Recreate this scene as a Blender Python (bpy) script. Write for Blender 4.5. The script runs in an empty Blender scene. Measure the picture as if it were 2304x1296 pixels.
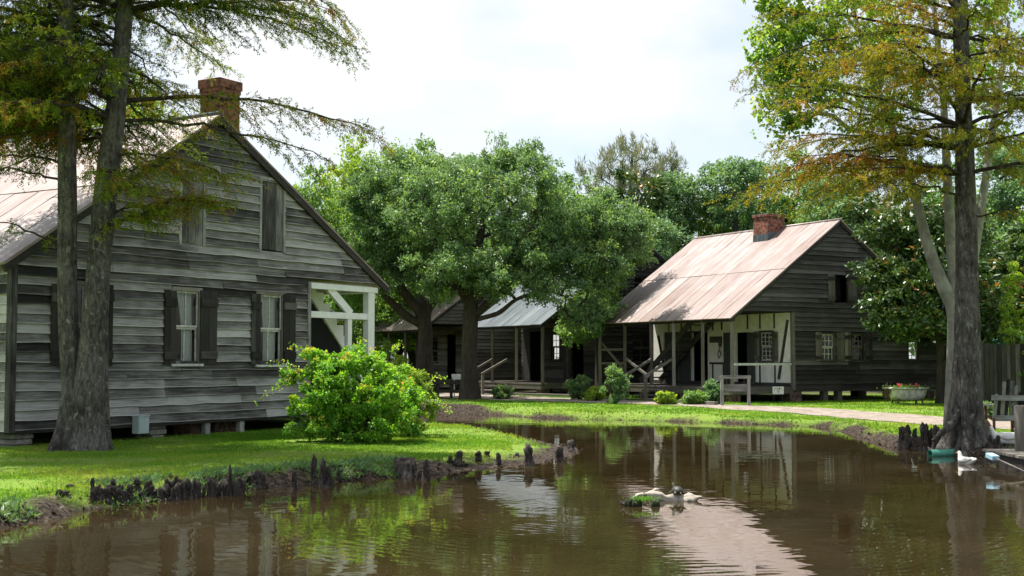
import bpy, math, random
import numpy as np
from mathutils import Vector, Matrix, noise as mnoise

# ------------------------------------------------------------------ scene, camera, light
sc = bpy.context.scene
C = sc.collection
F, CX, CY, EYE = 2900.0, 1152.0, 648.0, 1.75
P = math.atan(160 / F)
cam = bpy.data.cameras.new('camera'); camo = bpy.data.objects.new('camera', cam); C.objects.link(camo)
cam.sensor_width = 36; cam.lens = 36 * F / 2304; cam.clip_end = 2000; cam.clip_start = 0.1
camo.location = (0, 0, EYE); camo.rotation_euler = (math.pi / 2 + P, 0, 0)
sc.camera = camo
SUN = Vector((-0.30, 0.20, 0.93)).normalized()
sl = bpy.data.lights.new('sun', 'SUN'); so = bpy.data.objects.new('sun', sl); C.objects.link(so)
sl.energy = 4.8; sl.angle = math.radians(0.5); sl.color = (1.0, 0.955, 0.88)
so.rotation_euler = (-SUN).to_track_quat('-Z', 'Y').to_euler(); so.location = (0, 0, 60)
w = bpy.data.worlds.new("World"); sc.world = w; w.use_nodes = True
nt = w.node_tree; nd = nt.nodes; lk = nt.links
bg = nd['Background']; bg.inputs['Strength'].default_value = 0.094
sky = nd.new('ShaderNodeTexSky'); sky.sky_type = 'NISHITA'; sky.sun_disc = False
sky.sun_elevation = math.asin(SUN.z); sky.sun_rotation = math.atan2(SUN.x, SUN.y)
sky.air_density = 1.0; sky.dust_density = 1.5
tc = nd.new('ShaderNodeTexCoord'); mp = nd.new('ShaderNodeMapping'); mp.inputs['Scale'].default_value = (1.6, 1.6, 3.2)
mp.inputs['Location'].default_value = (0.35, 0.2, 0.1)
nz = nd.new('ShaderNodeTexNoise'); nz.inputs['Scale'].default_value = 2.6; nz.inputs['Detail'].default_value = 6; nz.inputs['Roughness'].default_value = 0.55
rp = nd.new('ShaderNodeValToRGB'); rp.color_ramp.elements[0].position = 0.25; rp.color_ramp.elements[1].position = 0.62
mx = nd.new('ShaderNodeMix'); mx.data_type = 'RGBA'
mx.inputs['B'].default_value = (5.1, 5.25, 5.4, 1)
lk.new(tc.outputs['Generated'], mp.inputs['Vector']); lk.new(mp.outputs['Vector'], nz.inputs['Vector'])
lk.new(nz.outputs['Fac'], rp.inputs['Fac']); lk.new(rp.outputs['Color'], mx.inputs['Factor'])
lk.new(sky.outputs['Color'], mx.inputs['A']); lk.new(mx.outputs['Result'], bg.inputs['Color'])
sc.view_settings.view_transform = 'Standard'; sc.view_settings.look = 'None'
sc.view_settings.exposure = 1.1; sc.view_settings.gamma = 1
sc.render.engine = 'CYCLES'
sc.cycles.max_bounces = 6; sc.cycles.diffuse_bounces = 3; sc.cycles.glossy_bounces = 3
sc.cycles.transmission_bounces = 4; sc.cycles.transparent_max_bounces = 8
sc.cycles.caustics_reflective = False; sc.cycles.caustics_refractive = False
sc.cycles.sample_clamp_indirect = 4

# ------------------------------------------------------------------ pixel -> place helpers
def ray(px, py):
    x = (px - CX) / F; y = (CY - py) / F
    return Vector((x, math.cos(P) - math.sin(P) * y, math.sin(P) + math.cos(P) * y))
def on_plane(px, py, z=0.0):
    d = ray(px, py); t = (z - EYE) / d.z
    return Vector((d.x * t, d.y * t, z))
def at(px, py, Y):
    d = ray(px, py); t = Y / d.y
    return Vector((d.x * t, Y, EYE + d.z * t))
def hit(px, py, p0, n):
    d = ray(px, py); o = Vector((0, 0, EYE))
    t = (p0 - o).dot(n) / d.dot(n)
    return o + d * t

# ------------------------------------------------------------------ object helpers
def tag(o, label=None, cat=None, group=None, kind=None):
    if label: o['label'] = label
    if cat: o['category'] = cat
    if group: o['group'] = group
    if kind: o['kind'] = kind
    return o
def thing(name, label, cat, loc=(0, 0, 0), rz=0.0, group=None):
    o = bpy.data.objects.new(name, None); C.objects.link(o)
    o.location = loc; o.rotation_euler = (0, 0, rz); o.empty_display_size = 0.3
    return tag(o, label, cat, group)
def dup(root, loc, rz, label, scale=None, group=None):
    r = root.copy(); C.objects.link(r); r.location = loc; r.rotation_euler = (0, 0, rz); r['label'] = label
    if group: r['group'] = group
    if scale: r.scale = scale if hasattr(scale, '__len__') else (scale,) * 3
    for ch in list(root.children):
        c = ch.copy(); C.objects.link(c); c.parent = r
        for g in ch.children:
            d = g.copy(); C.objects.link(d); d.parent = c
    return r
class MB:
    def __init__(s): s.v = []; s.f = []; s.t = []; s.rt = 0.5
    def add(s, vs, fs, t=None):
        b = len(s.v); s.v.extend([tuple(p) for p in vs]); t = s.rt if t is None else t
        for f in fs: s.f.append(tuple(i + b for i in f)); s.t.append(t)
    def box(s, x0, x1, y0, y1, z0, z1, t=None):
        s.add([(x0,y0,z0),(x1,y0,z0),(x1,y1,z0),(x0,y1,z0),(x0,y0,z1),(x1,y0,z1),(x1,y1,z1),(x0,y1,z1)],
              [(0,3,2,1),(4,5,6,7),(0,1,5,4),(1,2,6,5),(2,3,7,6),(3,0,4,7)], t)
    def beam(s, p, q, a, b=None, up=(0, 0, 1), t=None):
        p = Vector(p); q = Vector(q); d = (q - p).normalized(); b = a if b is None else b
        u = Vector(up)
        if abs(d.dot(u)) > 0.98: u = Vector((1, 0, 0))
        sx = d.cross(u).normalized() * a / 2; sz = sx.cross(d).normalized() * b / 2
        vs = [p - sx - sz, p + sx - sz, p + sx + sz, p - sx + sz, q - sx - sz, q + sx - sz, q + sx + sz, q - sx + sz]
        s.add(vs, [(0,1,2,3),(7,6,5,4),(0,4,5,1),(1,5,6,2),(2,6,7,3),(3,7,4,0)], t)
    def tube(s, pts, rad, n=8, t=None, mod=None, cap=True):
        pts = [Vector(p) for p in pts]; m = len(pts); vs = []; fs = []
        ref = None
        for i in range(m):
            d = (pts[min(i + 1, m - 1)] - pts[max(i - 1, 0)])
            d = d.normalized() if d.length > 1e-9 else Vector((0, 0, 1))
            if ref is None:
                ref = Vector((1, 0, 0)) if abs(d.x) < 0.8 else Vector((0, 1, 0))
            a = (ref - d * ref.dot(d)).normalized(); ref = a; b = d.cross(a)
            r = rad[i] if hasattr(rad, '__len__') else rad
            for k in range(n):
                th = 2 * math.pi * k / n
                rr = r * (mod(i, k, th) if mod else 1)
                vs.append(pts[i] + a * (math.cos(th) * rr) + b * (math.sin(th) * rr))
        for i in range(m - 1):
            for k in range(n):
                k2 = (k + 1) % n
                fs.append((i*n+k, i*n+k2, (i+1)*n+k2, (i+1)*n+k))
        if cap:
            fs.append(tuple(range(n - 1, -1, -1))); fs.append(tuple((m - 1) * n + k for k in range(n)))
        s.add(vs, fs, t)
    def lathe(s, prof, c=(0, 0, 0), n=14, t=None, sx=1, sy=1):
        vs = []; fs = []; m = len(prof)
        for r, z in prof:
            for k in range(n):
                th = 2 * math.pi * k / n
                vs.append((c[0] + r * sx * math.cos(th), c[1] + r * sy * math.sin(th), c[2] + z))
        for i in range(m - 1):
            for k in range(n):
                k2 = (k + 1) % n; fs.append((i*n+k, i*n+k2, (i+1)*n+k2, (i+1)*n+k))
        fs.append(tuple(range(n - 1, -1, -1))); fs.append(tuple((m - 1) * n + k for k in range(n)))
        s.add(vs, fs, t)
    def build(s, name, mat, parent=None, smooth=False, label=None, bevel=0, off=None):
        me = bpy.data.meshes.new(name)
        vs = s.v if off is None else [(a - off[0], b - off[1], c - off[2]) for a, b, c in s.v]
        me.from_pydata(vs, [], s.f); me.update()
        at_ = me.attributes.new('tint', 'FLOAT', 'FACE'); at_.data.foreach_set('value', np.array(s.t, dtype=np.float32))
        if smooth: me.polygons.foreach_set('use_smooth', [True] * len(me.polygons))
        me.materials.append(mat)
        o = bpy.data.objects.new(name, me); C.objects.link(o)
        if parent: o.parent = parent
        if label: o['label'] = label
        if bevel:
            b = o.modifiers.new('bevel', 'BEVEL'); b.width = bevel; b.segments = 2; b.limit_method = 'ANGLE'
        return o

def rhombs(name, cen, ax, nor, ln, wd, tint, mat, parent=None, mid=0.45, fold=0.0, label=None):
    """many leaf-shaped faces in one mesh: base, two flanks, tip"""
    cen = np.asarray(cen, dtype=np.float64); N = len(cen)
    ax = ax / np.maximum(np.linalg.norm(ax, axis=1, keepdims=True), 1e-9)
    sd = np.cross(ax, nor); sd /= np.maximum(np.linalg.norm(sd, axis=1, keepdims=True), 1e-9)
    up = np.cross(sd, ax)
    ln = np.broadcast_to(ln, (N,))[:, None]; wd = np.broadcast_to(wd, (N,))[:, None]
    v = np.empty((N, 4, 3))
    v[:, 0] = cen; v[:, 1] = cen + ax * ln * mid + sd * wd * .5 + up * wd * fold
    v[:, 2] = cen + ax * ln; v[:, 3] = cen + ax * ln * mid - sd * wd * .5 + up * wd * fold
    me = bpy.data.meshes.new(name)
    me.vertices.add(N * 4); me.vertices.foreach_set('co', v.reshape(-1).astype(np.float32))
    me.loops.add(N * 4); me.loops.foreach_set('vertex_index', np.arange(N * 4, dtype=np.int32))
    me.polygons.add(N); me.polygons.foreach_set('loop_start', np.arange(0, N * 4, 4, dtype=np.int32))
    me.update(calc_edges=True)
    a = me.attributes.new('tint', 'FLOAT', 'FACE'); a.data.foreach_set('value', np.asarray(tint, dtype=np.float32))
    me.materials.append(mat)
    o = bpy.data.objects.new(name, me); C.objects.link(o)
    if parent: o.parent = parent
    if label: o['label'] = label
    return o

# ------------------------------------------------------------------ materials
def newmat(name):
    m = bpy.data.materials.new(name); m.use_nodes = True
    return m, m.node_tree.nodes, m.node_tree.links, m.node_tree.nodes['Principled BSDF']
def ramp(nd, stops):
    r = nd.new('ShaderNodeValToRGB'); e = r.color_ramp.elements
    while len(e) < len(stops): e.new(0.5)
    for i, (p, c) in enumerate(stops):
        e[i].position = p; e[i].color = (*c, 1)
    return r
def math_(nd, lk, op, a, b=None, c=None):
    n = nd.new('ShaderNodeMath'); n.operation = op
    for i, x in enumerate((a, b, c)):
        if x is None: continue
        if isinstance(x, (int, float)): n.inputs[i].default_value = x
        else: lk.new(x, n.inputs[i])
    return n.outputs[0]
def noise_(nd, lk, vec, scale, detail=4, rough=.55, w=None, dist=0):
    n = nd.new('ShaderNodeTexNoise'); n.inputs['Scale'].default_value = scale; n.inputs['Detail'].default_value = detail
    n.inputs['Roughness'].default_value = rough; n.inputs['Distortion'].default_value = dist
    if w is not None:
        n.noise_dimensions = '4D'; lk.new(w, n.inputs['W'])
    if vec is not None: lk.new(vec, n.inputs['Vector'])
    return n.outputs['Fac']
def mapped(nd, lk, scale, kind='Object', loc=(0,0,0)):
    t = nd.new('ShaderNodeTexCoord'); m = nd.new('ShaderNodeMapping'); m.inputs['Scale'].default_value = scale
    m.inputs['Location'].default_value = loc
    lk.new(t.outputs[kind], m.inputs['Vector']); return m.outputs['Vector']
def tint_(nd):
    a = nd.new('ShaderNodeAttribute'); a.attribute_name = 'tint'; return a.outputs['Fac']
def bump_(nd, lk, h, bsdf, strength=.4, dist=.01):
    b = nd.new('ShaderNodeBump'); b.inputs['Strength'].default_value = strength; b.inputs['Distance'].default_value = dist
    lk.new(h, b.inputs['Height']); lk.new(b.outputs['Normal'], bsdf.inputs['Normal'])

def wood(name, axis, cols, rough=.8, tw=.45, along=1.8, across=55):
    m, nd, lk, b = newmat(name)
    s = [across] * 3; s['xyz'.index(axis)] = along
    s2 = [9.0] * 3; s2['xyz'.index(axis)] = 1.7
    t = tint_(nd); tw_ = math_(nd, lk, 'MULTIPLY', t, 37.0)
    g = noise_(nd, lk, mapped(nd, lk, s), 1.0, 7, .68, tw_, .1)
    st = noise_(nd, lk, mapped(nd, lk, s2), 1.0, 5, .6, tw_)
    s3 = [1.6, 1.6, 1.6]; s3['xyz'.index(axis)] = 1.1
    st2 = noise_(nd, lk, mapped(nd, lk, s3), 1.0, 6, .65, None, .6)
    f = math_(nd, lk, 'ADD', math_(nd, lk, 'MULTIPLY', g, .48), math_(nd, lk, 'MULTIPLY', st, .3))
    f = math_(nd, lk, 'ADD', f, math_(nd, lk, 'MULTIPLY', math_(nd, lk, 'SUBTRACT', st2, .2), .3))
    f = math_(nd, lk, 'ADD', f, math_(nd, lk, 'MULTIPLY', math_(nd, lk, 'SUBTRACT', t, .5), tw * .95))
    r = ramp(nd, cols); lk.new(f, r.inputs['Fac']); lk.new(r.outputs['Color'], b.inputs['Base Color'])
    b.inputs['Roughness'].default_value = rough; b.inputs['Specular IOR Level'].default_value = .3
    bump_(nd, lk, g, b, .7, .012)
    return m
GREY = [(.28, (.014,.013,.012)), (.4, (.062,.059,.056)), (.5, (.175,.17,.163)), (.59, (.3,.295,.288)), (.71, (.47,.465,.455))]
DARK = [(.22, (.008,.007,.006)), (.4, (.024,.021,.019)), (.55, (.046,.042,.038)), (.72, (.115,.11,.105))]
MIDW = [(.2, (.03,.026,.022)), (.42, (.1,.09,.075)), (.58, (.17,.155,.135)), (.75, (.3,.28,.25))]
M = {}
for ax in 'xyz':
    M['grey_' + ax] = wood('weathered grey wood ' + ax, ax, GREY)
    M['dark_' + ax] = wood('dark old wood ' + ax, ax, DARK)
    M['mid_' + ax] = wood('worn brown wood ' + ax, ax, MIDW)
def flat(name, col, rough=.6, metal=0, var=.25, scale=6, spec=.4, bump=0):
    m, nd, lk, b = newmat(name)
    n = noise_(nd, lk, mapped(nd, lk, (1, 1, 1)), scale, 6, .6)
    lo = tuple(c * (1 - var) for c in col); hi = tuple(min(1, c * (1 + var)) for c in col)
    r = ramp(nd, [(.3, lo), (.7, hi)]); lk.new(n, r.inputs['Fac']); lk.new(r.outputs['Color'], b.inputs['Base Color'])
    b.inputs['Roughness'].default_value = rough; b.inputs['Metallic'].default_value = metal; b.inputs['Specular IOR Level'].default_value = spec
    if bump: bump_(nd, lk, n, b, bump, .02)
    return m
M['white_paint'] = flat('white painted wood', (.8,.81,.8), .55, var=.1, scale=5)
M['worn_white'] = flat('worn white paint', (.5,.5,.48), .7, var=.45, scale=14)
M['plaster'] = flat('whitewashed plaster', (.82,.8,.74), .9, var=.14, scale=4, bump=.1)
M['curtain'] = flat('white curtain cloth', (.7,.72,.72), .9, var=.08)
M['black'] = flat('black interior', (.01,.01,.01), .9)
M['greendoor'] = flat('grey green painted shutter', (.045,.055,.052), .7, var=.3)
M['metal_box'] = flat('pale blue grey metal', (.42,.5,.52), .45, var=.06, metal=.1)
M['stone'] = flat('grey stone', (.2,.19,.17), .9, var=.5, scale=9, bump=.5)
M['enamel'] = flat('stained white enamel', (.5,.48,.44), .4, var=.45, scale=9)
M['iron'] = flat('rusty iron', (.1,.07,.05), .8, var=.5, scale=20)
M['signwhite'] = flat('white sign face', (.7,.7,.7), .5, var=.05)
M['red'] = flat('red paint', (.5,.02,.03), .5, var=.1)
M['pipe'] = flat('faded green plastic pipe', (.08,.3,.22), .45, var=.2)
M['blue'] = flat('pale blue plastic', (.3,.5,.6), .4, var=.1)
M['feather'] = flat('white feathers', (.75,.74,.7), .8, var=.1, scale=30)
M['beak'] = flat('orange beak', (.6,.25,.04), .5, var=.1)
M['shell'] = flat('dark turtle shell', (.03,.03,.022), .55, var=.6, scale=25)
M['turtleskin'] = flat('olive turtle skin', (.06,.06,.03), .5, var=.4, scale=30)
M['driftwood'] = wood('pale driftwood', 'x', [(.2,(.1,.085,.065)), (.4,(.27,.235,.19)), (.6,(.45,.41,.34)), (.8,(.6,.56,.48))], across=30)
M['redwood'] = wood('faded red board', 'x', [(.2,(.06,.025,.02)), (.5,(.2,.09,.07)), (.8,(.32,.18,.15))])
def brick(name, c1, c2, mort):
    m, nd, lk, b = newmat(name)
    t = nd.new('ShaderNodeTexCoord'); s = nd.new('ShaderNodeSeparateXYZ'); lk.new(t.outputs['Object'], s.inputs[0])
    c = nd.new('ShaderNodeCombineXYZ'); lk.new(math_(nd, lk, 'ADD', s.outputs['X'], s.outputs['Y']), c.inputs['X']); lk.new(s.outputs['Z'], c.inputs['Y'])
    k = nd.new('ShaderNodeTexBrick'); lk.new(c.outputs[0], k.inputs['Vector'])
    k.inputs['Scale'].default_value = 1; k.inputs['Brick Width'].default_value = .21; k.inputs['Row Height'].default_value = .072
    k.inputs['Mortar Size'].default_value = .009; k.inputs['Color1'].default_value = (*c1, 1); k.inputs['Color2'].default_value = (*c2, 1); k.inputs['Mortar'].default_value = (*mort, 1)
    n = noise_(nd, lk, t.outputs['Object'], 9, 5, .6)
    r = ramp(nd, [(.38, (.22,.2,.19)), (.56, (1,1,1))]); lk.new(n, r.inputs['Fac'])
    mm = nd.new('ShaderNodeMix'); mm.data_type = 'RGBA'; mm.blend_type = 'MULTIPLY'; mm.inputs['Factor'].default_value = 1
    lk.new(k.outputs['Color'], mm.inputs['A']); lk.new(r.outputs['Color'], mm.inputs['B']); lk.new(mm.outputs['Result'], b.inputs['Base Color'])
    b.inputs['Roughness'].default_value = .9
    bump_(nd, lk, k.outputs['Fac'], b, -.6, .01)
    return m
M['brick'] = brick('red chimney brick', (.33,.105,.062), (.22,.065,.04), (.17,.13,.105))
M['brick_dark'] = brick('dark brown brick', (.16,.085,.06), (.1,.055,.04), (.12,.1,.09))
def roofmat(name, stops, metal=.15, rough=.45):
    m, nd, lk, b = newmat(name)
    v = mapped(nd, lk, (2.0, .5, 2.0)); n1 = noise_(nd, lk, mapped(nd, lk, (.45, 7, .45)), 1, 6, .65, dist=.4)
    n2 = noise_(nd, lk, mapped(nd, lk, (.7, .7, .7)), 1.3, 5, .6)
    n3 = noise_(nd, lk, mapped(nd, lk, (2.0, 18, 2.0)), 1, 4, .6)
    t = tint_(nd)
    f = math_(nd, lk, 'ADD', math_(nd, lk, 'MULTIPLY', n1, .5), math_(nd, lk, 'MULTIPLY', n2, .25))
    f = math_(nd, lk, 'ADD', f, math_(nd, lk, 'MULTIPLY', n3, .25))
    f = math_(nd, lk, 'ADD', f, math_(nd, lk, 'MULTIPLY', math_(nd, lk, 'SUBTRACT', t, .5), .12))
    r = ramp(nd, stops); lk.new(f, r.inputs['Fac']); lk.new(r.outputs['Color'], b.inputs['Base Color'])
    b.inputs['Metallic'].default_value = metal; b.inputs['Roughness'].default_value = rough
    bump_(nd, lk, math_(nd, lk, 'ADD', n1, math_(nd, lk, 'MULTIPLY', n2, 2.0)), b, .35, .03)
    return m
M['rustroof'] = roofmat('pinkish rusted roof metal', [(.34,(.13,.08,.062)), (.43,(.2,.145,.127)), (.51,(.25,.195,.178)), (.58,(.3,.26,.245)), (.65,(.46,.44,.43))])
M['zincroof'] = roofmat('galvanised grey roof metal', [(.34,(.05,.062,.072)), (.5,(.11,.13,.145)), (.64,(.22,.245,.265))], .3, .4)
M['greenroof'] = flat('faded green roof', (.05,.22,.17), .6)
def glass():
    m, nd, lk, b = newmat('old window glass')
    tr = nd.new('ShaderNodeBsdfTransparent'); tr.inputs['Color'].default_value = (.82,.85,.84,1)
    gl = nd.new('ShaderNodeBsdfGlossy'); gl.inputs['Roughness'].default_value = .02
    fr = nd.new('ShaderNodeFresnel'); fr.inputs['IOR'].default_value = 1.5
    mxs = nd.new('ShaderNodeMixShader'); lk.new(fr.outputs[0], mxs.inputs[0]); lk.new(tr.outputs[0], mxs.inputs[1]); lk.new(gl.outputs[0], mxs.inputs[2])
    n = noise_(nd, lk, mapped(nd, lk, (3,3,3)), 2, 2)
    bp = nd.new('ShaderNodeBump'); bp.inputs['Strength'].default_value = .1; bp.inputs['Distance'].default_value = .01
    lk.new(n, bp.inputs['Height']); lk.new(bp.outputs['Normal'], gl.inputs['Normal'])
    lk.new(mxs.outputs[0], nd['Material Output'].inputs['Surface'])
    return m
M['glass'] = glass()
def leafmat(name, stops, trans=.35, rough=.45, spec=.4, tmul=(1.5, 1.35, .6), gain=2.55):
    stops = [(p, tuple(min(.6, c * gain) for c in col)) for p, col in stops]
    trans = min(.5, trans * 1.15); rough = min(.7, rough + .12)
    m, nd, lk, b = newmat(name)
    t = tint_(nd); r = ramp(nd, stops); lk.new(t, r.inputs['Fac'])
    lk.new(r.outputs['Color'], b.inputs['Base Color']); b.inputs['Roughness'].default_value = rough; b.inputs['Specular IOR Level'].default_value = spec
    tr = nd.new('ShaderNodeBsdfTranslucent')
    mm = nd.new('ShaderNodeMix'); mm.data_type = 'RGBA'; mm.blend_type = 'MULTIPLY'; mm.inputs['Factor'].default_value = 1; mm.inputs['B'].default_value = (*tmul, 1); mm.clamp_result = False
    lk.new(r.outputs['Color'], mm.inputs['A']); lk.new(mm.outputs['Result'], tr.inputs['Color'])
    mxs = nd.new('ShaderNodeMixShader'); mxs.inputs[0].default_value = trans
    lk.new(b.outputs[0], mxs.inputs[1]); lk.new(tr.outputs[0], mxs.inputs[2]); lk.new(mxs.outputs[0], nd['Material Output'].inputs['Surface'])
    return m
L = {}
L['cypress'] = leafmat('cypress needle sprays', [(0,(.016,.032,.005)), (.35,(.045,.08,.009)), (.62,(.12,.17,.014)), (.8,(.15,.095,.015)), (1,(.11,.042,.012))], .42, .6, .25, gain=1.7)
L['cypress_r'] = leafmat('amber cypress needle sprays', [(0,(.035,.06,.008)), (.35,(.08,.11,.012)), (.6,(.15,.15,.014)), (.8,(.18,.11,.014)), (1,(.15,.06,.016))], .45, .6, .25, gain=1.8)
L['oak'] = leafmat('dark oak leaves', [(0,(.022,.048,.024)), (.55,(.046,.082,.038)), (.85,(.075,.12,.04)), (1,(.11,.16,.03))], .42, .32, .5, gain=3.1)
L['oakmid'] = leafmat('mid green leaves', [(0,(.03,.065,.02)), (.6,(.06,.115,.03)), (1,(.12,.17,.03))], .34, .4, .45, gain=2.8)
L['blue'] = leafmat('bluish green leaves', [(0,(.035,.07,.035)), (.6,(.065,.12,.055)), (1,(.12,.18,.07))], .3, .42, .45)
L['yellow'] = leafmat('yellow green leaves', [(0,(.05,.09,.012)), (.6,(.1,.16,.02)), (1,(.19,.21,.02))], .38, .5, .35)
L['magnolia'] = leafmat('glossy dark magnolia leaves', [(0,(.012,.028,.008)), (.6,(.025,.05,.012)), (.84,(.06,.085,.015)), (.93,(.12,.075,.02)), (1,(.15,.06,.02))], .15, .28, .55)
L['sweet'] = leafmat('light fresh green leaves', [(0,(.05,.11,.02)), (.6,(.095,.155,.03)), (1,(.16,.2,.035))], .45, .45, .4)
L['bush'] = leafmat('bright vine leaves', [(0,(.03,.085,.01)), (.5,(.07,.17,.014)), (.85,(.15,.26,.02)), (.95,(.2,.2,.04)), (1,(.25,.12,.05))], .4, .38, .5, gain=2.4)
L['pine'] = leafmat('grey green pine needles', [(0,(.05,.065,.04)), (1,(.12,.125,.08))], .2, .6, .3)
L['grass'] = leafmat('lawn grass blades', [(0,(.045,.12,.012)), (.4,(.085,.18,.016)), (.75,(.13,.21,.024)), (1,(.21,.2,.06))], .45, .6, .2, gain=1.6)
L['flower'] = leafmat('red petals', [(0,(.5,.02,.03)), (.6,(.6,.06,.08)), (.8,(.05,.12,.02)), (1,(.08,.16,.03))], .3, .6, .2)
L['litter'] = leafmat('dead leaves', [(0,(.03,.02,.012)), (.6,(.1,.065,.04)), (1,(.22,.17,.12))], .1, .6, .2, gain=.55)
def bark(name, cols, vs=(9, 9, 1.6), lichen=.0):
    m, nd, lk, b = newmat(name)
    g = noise_(nd, lk, mapped(nd, lk, vs), 1.6, 7, .65, dist=.6); n2 = noise_(nd, lk, mapped(nd, lk, (1,1,1)), 2.2, 5, .6)
    f = math_(nd, lk, 'ADD', math_(nd, lk, 'MULTIPLY', g, .6), math_(nd, lk, 'MULTIPLY', n2, .4))
    r = ramp(nd, cols); lk.new(f, r.inputs['Fac']); col = r.outputs['Color']
    if lichen:
        ln = noise_(nd, lk, mapped(nd, lk, (1,1,.7)), 11, 6, .7)
        lr = ramp(nd, [(.58, (0,0,0)), (.66, (1,1,1))]); lk.new(ln, lr.inputs['Fac'])
        mm = nd.new('ShaderNodeMix'); mm.data_type = 'RGBA'; mm.inputs['B'].default_value = (.32,.34,.29,1)
        lk.new(math_(nd, lk, 'MULTIPLY', lr.outputs['Color'], lichen), mm.inputs['Factor']); lk.new(col, mm.inputs['A']); col = mm.outputs['Result']
    lk.new(col, b.inputs['Base Color']); b.inputs['Roughness'].default_value = .92; b.inputs['Specular IOR Level'].default_value = .2
    bump_(nd, lk, g, b, 1.0, .06)
    return m
M['bark_grey'] = bark('grey cypress bark', [(.36,(.022,.02,.018)), (.48,(.08,.073,.066)), (.62,(.18,.17,.155))], (14,14,4.5), lichen=.7)
M['bark_dark'] = bark('dark oak bark', [(.3,(.02,.017,.014)), (.55,(.06,.05,.042)), (.75,(.13,.115,.1))])
M['bark_pale'] = bark('pale mottled bark', [(.3,(.08,.08,.065)), (.45,(.2,.2,.17)), (.65,(.38,.38,.33))], (2.5,2.5,1.8), .7)
M['knee'] = bark('wet cypress knee wood', [(.36,(.018,.014,.012)), (.5,(.085,.072,.062)), (.62,(.26,.23,.2))], (12,12,5))
M['mud'] = flat('dark mud', (.05,.036,.024), .8, var=.5, scale=5, bump=.4)
M['moss'] = flat('wet moss', (.014,.022,.007), .95, var=.7, scale=16, bump=.6)
# ------------------------------------------------------------------ terrain
def vnoise(x, y, seed=0):
    rs = np.random.RandomState(seed); tab = rs.rand(256, 256)
    xi = np.floor(x).astype(int); yi = np.floor(y).astype(int); fx = x - xi; fy = y - yi
    fx = fx * fx * (3 - 2 * fx); fy = fy * fy * (3 - 2 * fy)
    g = lambda a, b: tab[a & 255, b & 255]
    return (g(xi, yi) * (1 - fx) + g(xi + 1, yi) * fx) * (1 - fy) + (g(xi, yi + 1) * (1 - fx) + g(xi + 1, yi + 1) * fx) * fy
def fbm(x, y, seed=0, o=4):
    s = 0; a = .5; k = 1
    for i in range(o):
        s = s + a * vnoise(x * k + 17.3 * i, y * k + 5.1 * i, seed + i); a *= .5; k *= 2
    return s
WZ = .2
EDGE_L = [(0,1190),(90,1172),(200,1150),(330,1132),(480,1112),(600,1099),(700,1090),(780,1082),(900,1074),(965,1070),(1050,1058),(1150,1050),(1230,1040),(1285,1028),(1303,1017)]
EDGE_BACK = [(1296,1008),(1250,999),(1205,991),(1100,977),(1000,966),(900,960),(820,957)]
EDGE_FAR = [(820,934),(900,932),(1000,930),(1100,933),(1200,940),(1300,943),(1400,945),(1500,948),(1600,951),(1700,955),(1800,958),(1870,964),(1925,982),(1980,1000),(2035,1009),(2090,1013),(2150,1019),(2190,1032),(2235,1050)]
pond = [Vector((-8.5, 3.0, 0)), Vector((-7.4, 9.5, 0))]
for q in EDGE_L + EDGE_BACK + EDGE_FAR: pond.append(on_plane(*q, WZ))
pond += [Vector((8.6, 19.2, 0)), Vector((10.5, 15, 0)), Vector((9.5, 6, 0)), Vector((5, 2.6, 0)), Vector((-4, 2.4, 0))]
PX = np.array([p.x for p in pond]); PY = np.array([p.y for p in pond])
def pond_sd(x, y):
    """signed distance to the shoreline, negative in the water"""
    x = np.asarray(x, float); y = np.asarray(y, float)
    d = np.full(x.shape, 1e9); ins = np.zeros(x.shape, bool); n = len(PX)
    for i in range(n):
        ax, ay, bx, by = PX[i], PY[i], PX[(i + 1) % n], PY[(i + 1) % n]
        ex, ey = bx - ax, by - ay
        t = np.clip(((x - ax) * ex + (y - ay) * ey) / (ex * ex + ey * ey), 0, 1)
        d = np.minimum(d, np.hypot(x - ax - t * ex, y - ay - t * ey))
        c = ((ay > y) != (by > y)) & (x < (bx - ax) * (y - ay) / (by - ay + 1e-12) + ax)
        ins ^= c
    return np.where(ins, -d, d)
TIP = on_plane(1303, 1017, WZ); BROW = on_plane(2180, 1010, .3)
def height(x, y):
    x = np.asarray(x, float); y = np.asarray(y, float)
    sd = pond_sd(x, y) + (fbm(x * 2.2, y * 2.2, 3) - .47) * .35
    dt = np.hypot(x - TIP.x, y - TIP.y)
    wd = .34 + 1.6 * np.exp(-(dt / 3.0) ** 2) + np.clip((y - 30) / 6, 0, 1) * .3
    top = .17 - .07 * np.exp(-(dt / 3.2) ** 2) - .05 * np.clip((y - 26) / 5, 0, 1) * (x > -2) + .06 * np.clip((y - 33) / 4, 0, 1) + .05 * np.clip((y - 31) / 5, 0, 1) * (x > -2)
    t = np.clip(sd / wd, 0, 1); up = top * (t * t * (3 - 2 * t)) ** .75
    far = np.clip((np.hypot(x, y) - 90) / 300, 0, 1)
    h = np.where(sd > 0, up + (fbm(x * .8, y * .8, 9) - .47) * .05 * np.clip(sd, 0, 1) + (fbm(x * 3, y * 3, 19) - .47) * .03 * np.clip(sd * 2, 0, 1), np.maximum(sd * .7, -1.1))
    return h + WZ + far * 1.5
def gz(x, y): return float(height(np.array([x]), np.array([y]))[0])
def ground_at(px, py, z0=.37):
    d = ray(px, py); Y = np.arange(9, 75, .04); t = Y / d.y; X = d.x * t; Z = EYE + d.z * t
    k = np.nonzero(np.maximum(height(X, Y), WZ) >= Z)[0]
    if not len(k): return on_plane(px, py, z0)
    i = k[0]; return Vector((float(X[i]), float(Y[i]), float(max(height(X[i:i+1], Y[i:i+1])[0], WZ))))
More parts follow.
